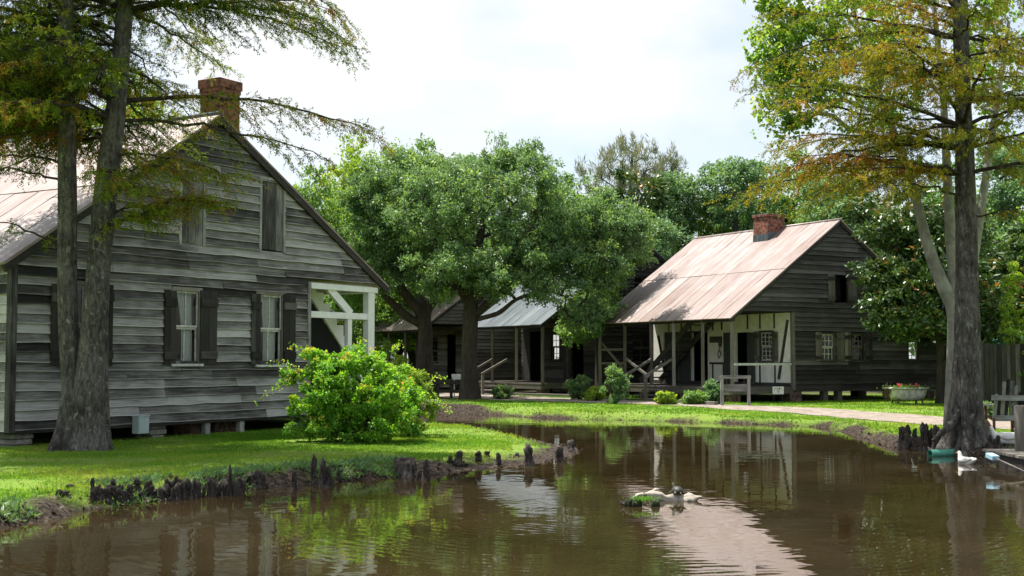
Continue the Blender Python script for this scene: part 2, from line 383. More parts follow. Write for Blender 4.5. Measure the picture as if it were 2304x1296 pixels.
def axis_(lo, hi, step, far):
    a = list(np.arange(lo, hi + 1e-6, step)); s = step * 1.6; v = hi
    while v < far: v += s; s *= 1.35; a.append(v)
    s = step * 1.6; v = lo; b = []
    while v > -far: v -= s; s *= 1.35; b.append(v)
    return np.array(b[::-1] + a)
gx = axis_(-12, 14, .13, 500); gy = axis_(2, 44, .13, 500)
GX, GY = np.meshgrid(gx, gy); GZ = height(GX, GY)
nx, ny = len(gx), len(gy)
me = bpy.data.meshes.new('ground')
me.vertices.add(nx * ny); me.vertices.foreach_set('co', np.stack([GX, GY, GZ], -1).reshape(-1).astype(np.float32))
idx = np.arange(nx * ny).reshape(ny, nx)
fa = np.stack([idx[:-1, :-1], idx[:-1, 1:], idx[1:, 1:], idx[1:, :-1]], -1).reshape(-1, 4)
me.loops.add(fa.size); me.loops.foreach_set('vertex_index', fa.reshape(-1).astype(np.int32))
me.polygons.add(len(fa)); me.polygons.foreach_set('loop_start', np.arange(0, fa.size, 4, dtype=np.int32))
me.polygons.foreach_set('use_smooth', np.ones(len(fa), bool)); me.update(calc_edges=True)
# how far back from the waterline the turf starts (bare mud below it), and bare soil under the houses and trees
SDG = pond_sd(GX, GY) + (fbm(GX * 1.7, GY * 1.7, 31) - .47) * .9
def turf(x, y, sd):
    dt = np.hypot(x - TIP.x, y - TIP.y)
    edge = .24 + .35 * np.exp(-(dt / 2.5) ** 2) - .17 * np.clip((y - 26) / 4, 0, 1) * (x > -2)
    bare = np.clip((-.2 - x) / 1.6, 0, 1) * np.clip((y - 31.5) / 1.5, 0, 1) * np.clip((x + 9) / 2, 0, 1)
    return np.clip((sd - edge - bare * 1.0) / .25, 0, 1) * (1 - .5 * bare)
tf = turf(GX, GY, SDG)
tf *= 1 - np.clip(1.5 - np.hypot(GX - BROW.x, GY - BROW.y) / .9, 0, 1)
tf *= 1 - .9 * np.clip((GY - 47) / 4, 0, 1)
a = me.attributes.new('turf', 'FLOAT', 'POINT'); a.data.foreach_set('value', tf.reshape(-1).astype(np.float32))
m, nd, lk, b = newmat('lawn and mud ground')
at_n = nd.new('ShaderNodeAttribute'); at_n.attribute_name = 'turf'
v = mapped(nd, lk, (1, 1, 1)); n1 = noise_(nd, lk, v, 1.1, 6, .6); n2 = noise_(nd, lk, v, 18, 5, .65); n3 = noise_(nd, lk, v, .5, 3)
gr = ramp(nd, [(.3, (.08,.15,.012)), (.5, (.13,.21,.025)), (.68, (.2,.22,.06)), (.8, (.2,.16,.09))]); lk.new(math_(nd, lk, 'ADD', math_(nd, lk, 'MULTIPLY', n1, .5), math_(nd, lk, 'MULTIPLY', n2, .5)), gr.inputs['Fac'])
mr = ramp(nd, [(.34, (.006,.0045,.003)), (.5, (.028,.02,.014)), (.68, (.1,.075,.055))]); lk.new(n2, mr.inputs['Fac'])
mm = nd.new('ShaderNodeMix'); mm.data_type = 'RGBA'; lk.new(at_n.outputs['Fac'], mm.inputs['Factor']); lk.new(mr.outputs['Color'], mm.inputs['A']); lk.new(gr.outputs['Color'], mm.inputs['B'])
lk.new(mm.outputs['Result'], b.inputs['Base Color']); b.inputs['Roughness'].default_value = .95; b.inputs['Specular IOR Level'].default_value = .2
bump_(nd, lk, n2, b, .7, .04)
me.materials.append(m)
go = bpy.data.objects.new('ground', me); C.objects.link(go); tag(go, kind='structure')

# ------------------------------------------------------------------ water
m, nd, lk, b = newmat('murky brown pond water')
v = mapped(nd, lk, (1, 1, 1))
nn = noise_(nd, lk, v, .5, 4); wr = ramp(nd, [(.35, (.02,.0135,.005)), (.65, (.036,.0255,.0105))]); lk.new(nn, wr.inputs['Fac'])
lk.new(wr.outputs['Color'], b.inputs['Base Color']); b.inputs['Roughness'].default_value = .015; b.inputs['IOR'].default_value = 1.55
LOG = on_plane(1480, 1130, WZ)
def rings(c, scale, dist):
    tcd = nd.new('ShaderNodeTexCoord'); mpd = nd.new('ShaderNodeMapping'); mpd.inputs['Location'].default_value = (-c[0], -c[1], 0)
    lk.new(tcd.outputs['Object'], mpd.inputs['Vector'])
    wv = nd.new('ShaderNodeTexWave'); wv.wave_type = 'RINGS'; wv.rings_direction = 'Z'; wv.inputs['Scale'].default_value = scale
    wv.inputs['Distortion'].default_value = dist; wv.inputs['Detail'].default_value = 2; wv.inputs['Detail Scale'].default_value = .6
    lk.new(mpd.outputs['Vector'], wv.inputs['Vector']); return wv.outputs['Fac'], mpd.outputs['Vector']
r1, _ = rings((LOG.x - .6, LOG.y - 1.0), 2.3, 6.0)
patch = ramp(nd, [(.42, (0,0,0)), (.62, (1,1,1))]); lk.new(noise_(nd, lk, v, .33, 2, w=None), patch.inputs['Fac'])
sep = nd.new('ShaderNodeSeparateXYZ'); lk.new(v, sep.inputs[0])
near = math_(nd, lk, 'SUBTRACT', 1.0, math_(nd, lk, 'SMOOTH_MIN', 1.0, math_(nd, lk, 'MULTIPLY', math_(nd, lk, 'MAXIMUM', math_(nd, lk, 'SUBTRACT', sep.outputs['Y'], 11.0), 0.0), .16), .2))
near = math_(nd, lk, 'MAXIMUM', near, 0.05)
sm = noise_(nd, lk, v, 2.2, 2, .5); sm2 = noise_(nd, lk, mapped(nd, lk, (5, 9, 1)), 1, 3, .5)
hgt = math_(nd, lk, 'ADD', math_(nd, lk, 'MULTIPLY', math_(nd, lk, 'MULTIPLY', math_(nd, lk, 'MULTIPLY', r1, patch.outputs['Color']), near), .1), math_(nd, lk, 'MULTIPLY', sm, .42))
hgt = math_(nd, lk, 'ADD', hgt, math_(nd, lk, 'MULTIPLY', math_(nd, lk, 'MULTIPLY', sm2, math_(nd, lk, 'ADD', patch.outputs['Color'], .25)), .12))
bump_(nd, lk, hgt, b, .42, .016)
wme = bpy.data.meshes.new('water'); wme.from_pydata([(-14, 1, WZ), (14, 1, WZ), (14, 40, WZ), (-14, 40, WZ)], [], [(0, 1, 2, 3)]); wme.materials.append(m)
tag(bpy.data.objects.new('water', wme), kind='structure'); C.objects.link(bpy.data.objects['water'])

# ------------------------------------------------------------------ path
far_px = [(940,884),(1000,887),(1120,892),(1250,898),(1450,906),(1620,915),(1750,917),(1880,921),(2000,926),(2140,934),(2304,944),(2500,960)]
near_px = [(940,894),(1000,899),(1120,903),(1250,907),(1450,913),(1620,921),(1750,925),(1850,931),(1960,941),(2060,950),(2150,956),(2304,968),(2500,980)]
def resamp(pts, n):
    pts = [on_plane(x, y, .39) for x, y in pts]; ds = [0]
    for i in range(1, len(pts)): ds.append(ds[-1] + (pts[i] - pts[i - 1]).length)
    return [Vector((np.interp(t, ds, [p.x for p in pts]), np.interp(t, ds, [p.y for p in pts]), 0)) for t in np.linspace(0, ds[-1], n)]
pa, pb = resamp(far_px, 110), resamp(near_px, 110)
mb = MB(); K = 14; vs = []
for i in range(110):
    for k in range(K):
        t = k / (K - 1); p = pa[i].lerp(pb[i], t)
        wob = (mnoise.noise(p * .9) * .25) * (1 if k in (0, K - 1) else 0)
        p = p + (pb[i] - pa[i]).normalized() * wob
        vs.append((p.x, p.y, p.z))
xs = np.array([q[0] for q in vs]); ys = np.array([q[1] for q in vs])
zs = np.max([height(xs + dx, ys + dy) for dx in (-.07, 0, .07) for dy in (-.07, 0, .07)], axis=0) + .012
vs = [(x, y, z) for (x, y, _), z in zip(vs, zs)]
mb.add(vs, [(i*K+k, (i+1)*K+k, (i+1)*K+k+1, i*K+k+1) for i in range(109) for k in range(K - 1)])
m, nd, lk, b = newmat('pale sandy path')
n = noise_(nd, lk, mapped(nd, lk, (1, 1, 1)), 3, 7, .65); r = ramp(nd, [(.3, (.11,.088,.065)), (.5, (.22,.18,.145)), (.7, (.33,.28,.235))]); lk.new(n, r.inputs['Fac']); lk.new(r.outputs['Color'], b.inputs['Base Color'])
b.inputs['Roughness'].default_value = .95; bump_(nd, lk, n, b, .5, .03)
tag(mb.build('path', m, smooth=True), kind='structure')
PTHX = np.array([p.x for p in pa] + [p.x for p in pb[::-1]]); PTHY = np.array([p.y for p in pa] + [p.y for p in pb[::-1]])
def inpoly(x, y, qx, qy):
    ins = np.zeros(np.shape(x), bool); n = len(qx)
    for i in range(n):
        ax, ay, bx, by = qx[i], qy[i], qx[(i + 1) % n], qy[(i + 1) % n]
        ins ^= ((ay > y) != (by > y)) & (x < (bx - ax) * (y - ay) / (by - ay + 1e-12) + ax)
    return ins

# house frames (needed for the lawn too)
A0 = at(20, 970, 20.0); GA = Vector((.5166, .8563, 0)); DA = Vector((-.8563, .5166, 0))
GB = Vector((.869, .495, 0)).normalized(); DB = Vector((-GB.y, GB.x, 0))
B0 = at(1785, 905, 40.0)
def foot(o, g, d, x0, x1, y0, y1):
    c = [o + g * a + d * b_ for a, b_ in ((x0, y0), (x1, y0), (x1, y1), (x0, y1))]
    return np.array([p.x for p in c]), np.array([p.y for p in c])
FOOTA = foot(A0, GA, DA, .3, 9.2, .3, 10); FOOTB = foot(B0, GB, DB, -2.2, 6.3, .2, 7)

# ------------------------------------------------------------------ grass blades on the lawns
rs = np.random.RandomState(5)
def lawn(x0, x1, y0, y1, dens, ln, wd):
    n = int((x1 - x0) * (y1 - y0) * dens); x = rs.uniform(x0, x1, n); y = rs.uniform(y0, y1, n)
    sd = pond_sd(x, y) + (fbm(x * 1.7, y * 1.7, 31) - .47) * .9
    k = rs.rand(n) < turf(x, y, sd) * np.clip((fbm(x * .9, y * .9, 77) - .27) * 4.5, .12, 1)
    k &= ~inpoly(x, y, PTHX, PTHY) & ~inpoly(x, y, *FOOTA) & ~inpoly(x, y, *FOOTB)
    k &= np.hypot(x - BROW.x, y - BROW.y) > 1.1
    k &= (np.abs(x) < y * .43)
    x, y = x[k], y[k]; return x, y, np.full(len(x), ln), np.full(len(x), wd)
parts = [lawn(-9, 0, 12.5, 24, 1900, .042, .010), lawn(-9, 3.2, 22, 33, 950, .045, .014), lawn(-6, 14, 33, 47, 420, .055, .024), lawn(5, 13, 22, 33, 380, .06, .018)]
x = np.concatenate([p[0] for p in parts]); y = np.concatenate([p[1] for p in parts]); ln = np.concatenate([p[2] for p in parts]); wd = np.concatenate([p[3] for p in parts])
N = len(x); z = height(x, y) - .006
ax_ = np.stack([rs.normal(0, .75, N), rs.normal(0, .75, N), np.ones(N)], 1); no_ = rs.normal(0, 1, (N, 3))
tt = np.clip((fbm(x * .7, y * .7, 50) - .47) * 1.6 + .42 + rs.normal(0, .18, N) + (rs.rand(N) < .06) * .4, 0, 1)
ln = ln * rs.uniform(.5, 1.25, N) * (1 + (pond_sd(x, y) < .75) * .6)
o = rhombs('grass', np.stack([x, y, z], 1), ax_, no_, ln, wd, tt, L['grass'], mid=.35); tag(o, 'short bright green lawn grass on both banks of the pond', 'grass', kind='stuff')
n = 110000; x = rs.uniform(-9, -1.5, n); y = rs.uniform(12, 22, n); sd = pond_sd(x, y); k = (sd > .02) & (sd < .8) & (fbm(x * 1.5, y * 1.5, 8) > .44 - .12 * (x < -4)) & (np.abs(x) < y * .43); x, y = x[k], y[k]; N = len(x)
o = rhombs('bank_weeds', np.stack([x, y, height(x, y)], 1), np.stack([rs.normal(0, .7, N) + .3, rs.normal(0, .7, N) - .4, rs.uniform(.2, 1, N)], 1), rs.normal(0, 1, (N, 3)), rs.uniform(.04, .12, N), rs.uniform(.012, .03, N), rs.uniform(0, .4, N), L['oak']); tag(o, 'dark green weeds overhanging the left waterline between the knees', 'weeds', kind='stuff')
# dead leaves and twigs along the waterline
n = 90000; x = rs.uniform(-9, 12, n); y = rs.uniform(12, 40, n); sd = pond_sd(x, y)
k = (sd > -.06) & (sd < rs.exponential(.4, n)) & (np.abs(x) < y * .43); x, y = x[k], y[k]; N = len(x)
k2 = np.hypot(rs.normal(0, 1, 2600), rs.normal(0, 1, 2600)); x2 = BROW.x + rs.normal(0, 1.1, 2600); y2 = BROW.y + rs.normal(.3, 1.1, 2600); kk = pond_sd(x2, y2) > 0
x = np.concatenate([x, x2[kk]]); y = np.concatenate([y, y2[kk]]); N = len(x)
z = np.maximum(height(x, y), WZ) + .012
o = rhombs('leaf_litter', np.stack([x, y, z], 1), np.stack([rs.normal(0, 1, N), rs.normal(0, 1, N), rs.normal(0, .25, N)], 1), np.stack([rs.normal(0, .4, N), rs.normal(0, .4, N), np.ones(N)], 1), rs.uniform(.03, .09, N), rs.uniform(.012, .04, N), rs.rand(N) ** 1.4, L['litter'])
tag(o, 'brown dead leaves and twigs strewn along the muddy waterline', 'leaf litter', kind='stuff')
# ------------------------------------------------------------------ house building helpers
R = random.Random(11)
def siding(mb, Mp, z0, z1, lim, ops, e, wavy=.006, out=.024, seg=(1.6, 4.2), back=None, thi=1.0):
    z = z0; i = 0
    while z < z1 - .01:
        zb, zt = z, min(z + e + .015, z1)
        L0, R0 = lim(zb + .001); L1, R1 = lim(zt)
        iv = [(L0, R0)]
        for (a0, a1, b0, b1) in ops:
            if b0 < zb + e * .55 and b1 > zb + e * .45:
                nv = []
                for l, r in iv:
                    if a1 <= l or a0 >= r: nv.append((l, r)); continue
                    if a0 > l: nv.append((l, a0))
                    if a1 < r: nv.append((a1, r))
                iv = nv
        for l, r in iv:
            if r - l < .03: continue
            if back is not None:
                lt = max(l, L1) if l == L0 else l; rt_ = min(r, R1) if r == R0 else r
                if rt_ > lt: back.add([Mp(l, zb, -.03), Mp(r, zb, -.03), Mp(rt_, zb + e, -.03), Mp(lt, zb + e, -.03)], [(0, 1, 2, 3)], .2)
            cuts = [l]; x = l
            while True:
                x += R.uniform(*seg)
                if x > r - .5: break
                cuts.append(x)
            cuts.append(r)
            for s0, s1 in zip(cuts[:-1], cuts[1:]):
                n = max(1, int((s1 - s0) / .45)); t = min(1, max(0, R.gauss(.5, .24))) * thi; dz = R.gauss(0, wavy * .5); do = abs(R.gauss(0, .004))
                vs = []; gap = .003
                for k in range(n + 1):
                    a = s0 + gap + (s1 - s0 - 2 * gap) * k / n
                    at_top = min(max(a, L1), R1); jb = dz + R.gauss(0, wavy); jo = do + abs(R.gauss(0, wavy * .7))
                    vs += [Mp(at_top, zt, .002), Mp(a, zb + jb + .016, (out + jo) * .93), Mp(a, zb + jb, out + jo), Mp(a, zb + jb + .012, .006)]
                fs = []
                for k in range(n):
                    b = 4 * k; fs += [(b, b+1, b+5, b+4), (b+2, b+3, b+7, b+6)]
                fs += [(0, 3, 2, 1), (4*n, 4*n+1, 4*n+2, 4*n+3)]
                mb.add(vs, fs, t); v0 = len(mb.v) - len(vs)
                for k in range(n): b = v0 + 4 * k; mb.f.append((b+1, b+2, b+6, b+5)); mb.t.append(min(1.25, t + .3))   # lower edge coloured paler, as if lit from the ground
        z += e; i += 1
def wallgrid(mb, Mp, a0, a1, z0, z1, ops, th=.1, t=.5):
    av = sorted({a0, a1, *[min(max(v, a0), a1) for o in ops for v in o[:2]]}); zv = sorted({z0, z1, *[min(max(v, z0), z1) for o in ops for v in o[2:]]})
    for i in range(len(av) - 1):
        for j in range(len(zv) - 1):
            ca, cz = (av[i] + av[i+1]) / 2, (zv[j] + zv[j+1]) / 2
            if any(o[0] < ca < o[1] and o[2] < cz < o[3] for o in ops): continue
            q = [(av[i], zv[j]), (av[i+1], zv[j]), (av[i+1], zv[j+1]), (av[i], zv[j+1])]
            mb.add([Mp(a, z, 0) for a, z in q], [(0, 1, 2, 3)], t); mb.add([Mp(a, z, -th) for a, z in q], [(3, 2, 1, 0)], t)
    for (o0, o1, b0, b1) in ops:   # reveals
        c = [(o0, b0), (o1, b0), (o1, b1), (o0, b1)]
        for k in range(4):
            p, q = c[k], c[(k + 1) % 4]
            mb.add([Mp(*p, -.001), Mp(*q, -.001), Mp(*q, -th + .001), Mp(*p, -th + .001)], [(0, 1, 2, 3)], t)
def mbox(mb, Mp, a0, a1, z0, z1, o0, o1, t=None):
    c = [Mp(a, z, o) for o in (o0, o1) for (a, z) in ((a0, z0), (a1, z0), (a1, z1), (a0, z1))]
    mb.add(c, [(0,1,2,3),(7,6,5,4),(0,4,5,1),(1,5,6,2),(2,6,7,3),(3,7,4,0)], t)
def window(par, Mp, a0, a1, z0, z1, wm, sm, nv=1, nh=1, curtain=None, sill=None, trim=.07, hm=None):
    f = MB(); f.rt = R.random()
    mbox(f, Mp, a0 - trim, a0, z0 - .02, z1 + trim, -.1, .034); mbox(f, Mp, a1, a1 + trim, z0 - .02, z1 + trim, -.1, .034)
    mbox(f, Mp, a0, a1, z1, z1 + trim, -.1, .032)
    wo = f.build('window', wm, par)
    s = MB(); zm = (z0 + z1) / 2; g = .03
    for (b0, b1, o) in ((z0, zm, -.062), (zm, z1, -.035)):
        mbox(s, Mp, a0 + .003, a0 + g, b0, b1, o, o + .025); mbox(s, Mp, a1 - g, a1 - .003, b0, b1, o, o + .025)
        mbox(s, Mp, a0 + g, a1 - g, b0 + .002, b0 + g * 1.2, o, o + .025); mbox(s, Mp, a0 + g, a1 - g, b1 - g * 1.2, b1 - .002, o, o + .025)
        for k in range(1, nv + 1):
            x = a0 + (a1 - a0) * k / (nv + 1); mbox(s, Mp, x - .011, x + .011, b0 + g, b1 - g, o + .004, o + .021)
        for k in range(1, nh):
            z = b0 + (b1 - b0) * k / nh; mbox(s, Mp, a0 + g, a1 - g, z - .01, z + .01, o + .005, o + .02)
    s.build('sash', sm, wo)
    p = MB()
    for (b0, b1, o) in ((z0 + .01, zm, -.05), (zm + .002, z1 - .01, -.024)): p.add([Mp(a0 + .01, b0, o), Mp(a1 - .01, b0, o), Mp(a1 - .01, b1, o), Mp(a0 + .01, b1, o)], [(0, 1, 2, 3)])
    p.build('pane', M['glass'], wo)
    if curtain:
        c = MB()
        for (c0, c1, g0, g1) in curtain:      # fractions of the width at the top and at the tie
            n, mrow = 16, 9; vs = []
            for j in range(mrow + 1):
                fz = j / mrow; z = z1 - (z1 - z0) * fz
                pinch = math.sin(min(1, fz * 1.25) * math.pi / 2)
                l = c0 + (g0 - c0) * pinch; r = c1 + (g1 - c1) * pinch
                for k in range(n + 1):
                    fa_ = k / n; a = a0 + (a1 - a0) * (l + (r - l) * fa_)
                    vs.append(Mp(a, z, -.15 + .02 * math.sin(fa_ * 24 + j * .3)))
            c.add(vs, [(j*(n+1)+k, j*(n+1)+k+1, (j+1)*(n+1)+k+1, (j+1)*(n+1)+k) for j in range(mrow) for k in range(n)])
        c.build('curtain', M['curtain'], wo, smooth=True)
    if sill:
        b = MB(); mbox(b, Mp, a0 - .09, a1 + .09, z0 - .05, z0 - .005, -.06, .075); b.build('sill', sill, wo, bevel=.004)
    return wo
def shutter(par, Mp, a0, a1, z0, z1, mat, matb=None, np_=3, o=.036, swing=0.0, batten=True, label=None):
    f = MB(); w_ = (a1 - a0) / np_
    def Q(a, z, oo): return Mp(a, z, oo + swing * abs(a - (a0 if swing > 0 else a1)))
    for k in range(np_):
        f.rt = min(1, max(0, R.gauss(.45, .2))); j = R.uniform(-.012, .012)
        mbox(f, Q, a0 + w_ * k + .003, a0 + w_ * (k + 1) - .003, z0 + j, z1 + j, o, o + .024)
    s = f.build('shutter', mat, par, label=label)
    if batten:
        for fz in (.13, .84):
            b = MB(); z = z0 + (z1 - z0) * fz; b.rt = R.random(); hb = min(.07, (z1 - z0) * .06)
            mbox(b, Q, a0 + .004, a1 - .004, z - hb, z + hb, o + .025, o + .052); b.build('batten', matb or mat, s)
    return s
def roof_slope(mb, rib, xe, ze, xr, zr, y0, y1, th=.035, col=.66, courses=2, lap=.5):
    e = Vector((xe, 0, ze)); r = Vector((xr, 0, zr)); d = r - e; n = Vector((-d.z, 0, d.x)).normalized()
    if n.z < 0: n = -n
    nc = max(1, int((y1 - y0) / col)); w_ = (y1 - y0) / nc
    for c in range(courses):
        f0 = c / courses; f1 = (c + 1) / courses
        if courses == 2: f0, f1 = (0, lap) if c == 0 else (lap, 1)
        f0 = f0 - (.012 if c else 0)
        for k in range(nc):
            t = min(1, max(0, R.gauss(.5, .2))); ya, yb = y0 + k * w_, y0 + (k + 1) * w_
            ns = 7; vs = []
            j0 = R.gauss(0, .006) if c == 0 else R.gauss(0, .002)
            for i in range(ns + 1):
                f = f0 + (f1 - f0) * i / ns; p = e + d * f - d.normalized() * (j0 if i == 0 else 0)
                lift = .012 * c * (1 - (i / ns)) + R.gauss(0, .0022)
                for y in (ya, yb):
                    q = p + n * (th + lift); vs.append((q.x, y, q.z))
                    q = p + n * (lift * .5); vs.append((q.x, y, q.z))
            fs = []
            for i in range(ns):
                b = 4 * i; fs += [(b, b+2, b+6, b+4), (b+1, b+5, b+7, b+3), (b, b+4, b+5, b+1), (b+2, b+3, b+7, b+6)]
            fs += [(0, 1, 3, 2), (4*ns, 4*ns+2, 4*ns+3, 4*ns+1)]
            mb.add(vs, fs, t)
    for k in range(nc + 1):
        y = y0 + k * w_; y = min(max(y, y0 + .012), y1 - .012)
        p = e + n * (th + .002); q = r + n * (th + .002); mb.beam((p.x, y, p.z), (q.x, y, q.z), .014, .011, up=n, t=.5)
def pier(par, x, y, w_, z0, z1, mat, name='pier', d=None):
    b = MB(); d = d or w_; b.box(x - w_/2, x + w_/2, y - d/2, y + d/2, z0, z1); return b.build(name, mat, par, bevel=.01)

# ------------------------------------------------------------------ the large weathered house on the left
ZA = .37
HA = thing('weathered_house', 'large grey weathered clapboard house with brick chimney and white porch stair, left bank', 'house', (A0.x, A0.y, ZA), math.atan2(GA.y, GA.x))
A0g = Vector((A0.x, A0.y, ZA))
def gpA(px, py, v=0.0):
    q = hit(px, py, A0g + DA * v, DA) - A0g; return q.dot(GA), q.z
def rA(x0, x1, y0, y1):
    a0, zt = gpA(x0, y0); a1, zb = gpA(x1, y1)
    mxp = (x0 + x1) / 2; zt = gpA(mxp, y0)[1]; zb = gpA(mxp, y1)[1]; return (a0, a1, zb, zt)
MA = lambda a, z, o: (a, -o, z)
UC, ZPK = gpA(491, 262)
UE, ZE = gpA(852, 637); UE = 9.5
ZEL = gpA(22, 577)[1]
slL = (ZPK - ZEL) / UC; slR = (ZPK - ZE) / (UE - UC)
ZBM = gpA(770, 640)[1]; UB = gpA(692, 800)[0]
Z0A = gpA(20, 970)[1]
def limA(z):
    l = 0 if z < ZEL else (z - ZEL) / slL
    r = UB if z < ZBM - .01 else UE - .06 - max(0, z - ZE) / slR
    return l, r
w2 = rA(391, 444, 655, 818); w3 = rA(580, 632, 664, 820); w1 = rA(143, 228, 642, 820)
g1 = rA(404, 458, 384, 552); g2 = rA(584, 638, 404, 566)
wl = MB(); bk = MB()
opsA = [(o[0] - .05, o[1] + .05, o[2], o[3] + .05) for o in (w1, w2, w3)] + [g1, g2]
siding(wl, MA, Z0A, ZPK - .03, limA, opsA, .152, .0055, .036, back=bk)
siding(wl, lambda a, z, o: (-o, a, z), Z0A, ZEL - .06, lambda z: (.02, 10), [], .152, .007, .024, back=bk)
wl.build('wall', M['grey_x'], HA)
bk.add([(.02, 9.95, ZEL), (UE - .1, 9.95, ZE), (UC, 9.95, ZPK - .05)], [(0, 1, 2)], .2)
bk.box(UB - .06, UB - .02, .05, 9.9, Z0A, ZBM, .2); bk.box(.1, UE - .1, 9.9, 9.98, Z0A, ZEL, .2); bk.box(.05, UB - .07, .05, 9.85, Z0A + .02, Z0A + .1, .2)
bk.build('wall_lining', M['dark_x'], HA)
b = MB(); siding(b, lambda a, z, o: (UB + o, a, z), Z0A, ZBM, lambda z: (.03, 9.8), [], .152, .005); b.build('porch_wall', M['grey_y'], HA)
b = MB(); b.rt = .25; b.box(-.045, .07, -.05, .06, Z0A - .03, ZEL - .05); b.build('corner_post', M['grey_z'], HA)
b = MB(); b.rt = .6; b.box(UB - .05, UB + .045, -.048, .04, Z0A - .03, ZBM - .002); b.build('corner_post', M['grey_z'], HA)
b = MB(); b.rt = .35; b.box(.08, UB, -.028, .12, Z0A - .05, Z0A - .004); b.box(UB + .05, UE - .1, -.02, .12, Z0A - .12, Z0A - .01); b.box(-.02, .1, .08, 9.9, Z0A - .05, Z0A - .004); b.build('sill_beam', M['dark_x'], HA)
rf = MB()
roof_slope(rf, None, -.2, ZEL - .2 * slL, UC, ZPK, -.09, 10.1); roof_slope(rf, None, UE + .16, ZE - .16 * slR, UC, ZPK, -.09, 10.1)
ro = rf.build('roof', M['rustroof'], HA)
b = MB(); b.tube([(UC, -.1, ZPK + .05), (UC, 10.1, ZPK + .05)], .05, 8); b.build('ridge_cap', M['zincroof'], ro, smooth=True)
for (x0, z0, x1, z1) in ((-.2, ZEL - .2 * slL, UC, ZPK), (UE + .16, ZE - .16 * slR, UC, ZPK)):
    b = MB(); b.rt = .5; b.beam((x0, -.055, z0 - .07), (x1, -.055, z1 - .07), .055, .12); b.build('rake_board', M['dark_x'], HA)
# chimney
b = MB(); cz = ZPK + .78; b.box(4.6, 5.15, .12, .62, 2.8, cz - .25); b.box(4.585, 5.165, .105, .635, cz - .25, cz - .17); b.box(4.565, 5.185, .085, .655, cz - .17, cz)
ch = b.build('chimney', M['brick'], HA, bevel=.008); b = MB(); b.box(4.68, 5.07, .2, .54, cz - .3, cz + .006); b.build('flue', M['black'], ch)
# windows and shutters
cu = [(.02, .45, .0, .2), (.4, .98, .52, .95)]
window(HA, MA, *w1, M['dark_z'], M['grey_z'], 1, 1, None, M['grey_x'])
window(HA, MA, *w2, M['mid_z'], M['worn_white'], 1, 1, [(.0, .4, .0, .1), (.36, 1.0, .55, 1.0)], M['worn_white'])
window(HA, MA, *w3, M['mid_z'], M['worn_white'], 1, 1, [(.0, .5, .0, .05), (.36, 1.0, .45, .95)], M['worn_white'])
for px in ((112,133,640,822),(233,248,640,822),(366,391,653,822),(447,483,655,820),(562,581,662,820),(634,660,664,820)):
    shutter(HA, MA, *rA(*px), M['dark_z'], M['dark_x'], 2, o=.03)
for g in (g1, g2):
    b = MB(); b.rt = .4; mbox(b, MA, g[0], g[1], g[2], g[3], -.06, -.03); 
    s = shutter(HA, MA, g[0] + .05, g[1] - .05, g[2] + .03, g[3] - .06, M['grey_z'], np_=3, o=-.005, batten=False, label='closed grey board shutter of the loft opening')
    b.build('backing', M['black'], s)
    b = MB(); b.rt = .75; mbox(b, MA, g[0] - .02, g[0] + .045, g[2], g[3], -.02, .034); mbox(b, MA, g[1] - .045, g[1] + .02, g[2], g[3], -.02, .034); mbox(b, MA, g[0] - .03, g[1] + .03, g[3] - .05, g[3] + .03, -.02, .036); b.build('trim', M['grey_z'], s)
# white porch at the right end
W = M['white_paint']
up0 = gpA(829, 700)[0]; up1 = gpA(843, 700)[0]
b = MB(); b.box(up0, up1, .0, .15, .45, ZBM - .13); b.build('porch_post', W, HA, bevel=.006)
b = MB(); b.box(up0, up1, 4.6, 4.75, .45, ZBM - .13); b.build('porch_post', W, HA, bevel=.006)
b = MB(); b.box(UB + .05, UE - .12, -.01, .13, ZBM - .128, ZBM - .012); b.box(UE - .3, UE - .14, .14, 9.8, ZBM - .13, ZBM - .02); b.build('porch_beam', W, HA)
b = MB(); b.box(UB + .03, UE - .1, .14, 9.8, ZBM - .012, ZBM + .02); b.build('porch_ceiling', W, HA)
b = MB(); b.box(UB + .03, UE - .1, .02, 9.8, Z0A - .1, Z0A + .02); b.build('porch_floor', M['mid_y'], HA)
zr0 = gpA(770, 717)[1]; zr1 = gpA(770, 703)[1]
b = MB(); b.box(UB + .04, up0, .02, .1, zr0, zr1); b.build('porch_rail', W, HA, bevel=.005)
b = MB(); b.box(up0 + .03, up1 - .02, .16, 4.6, zr0, zr1); b.build('porch_rail', W, HA)
u0 = gpA(790, 715)[0]; b = MB(); b.box(u0 - .07, u0 + .07, .03, .12, Z0A, zr0 - .002); b.build('rail_post', W, HA)
p = gpA(744, 647); q = gpA(794, 706); b = MB(); b.beam((p[0], .06, p[1]), (q[0], .06, q[1]), .06, .17); b.build('porch_brace', W, HA)
b = MB(); b.beam((up0 + .05, 2.4, ZBM - .1), (up0 + .05, 1.0, zr1), .06, .14); b.build('porch_brace', W, HA)
b = MB(); b.beam((up0 + .05, 2.6, zr0), (up0 + .05, 1.3, Z0A + .2), .06, .14); b.build('porch_brace', W, HA)
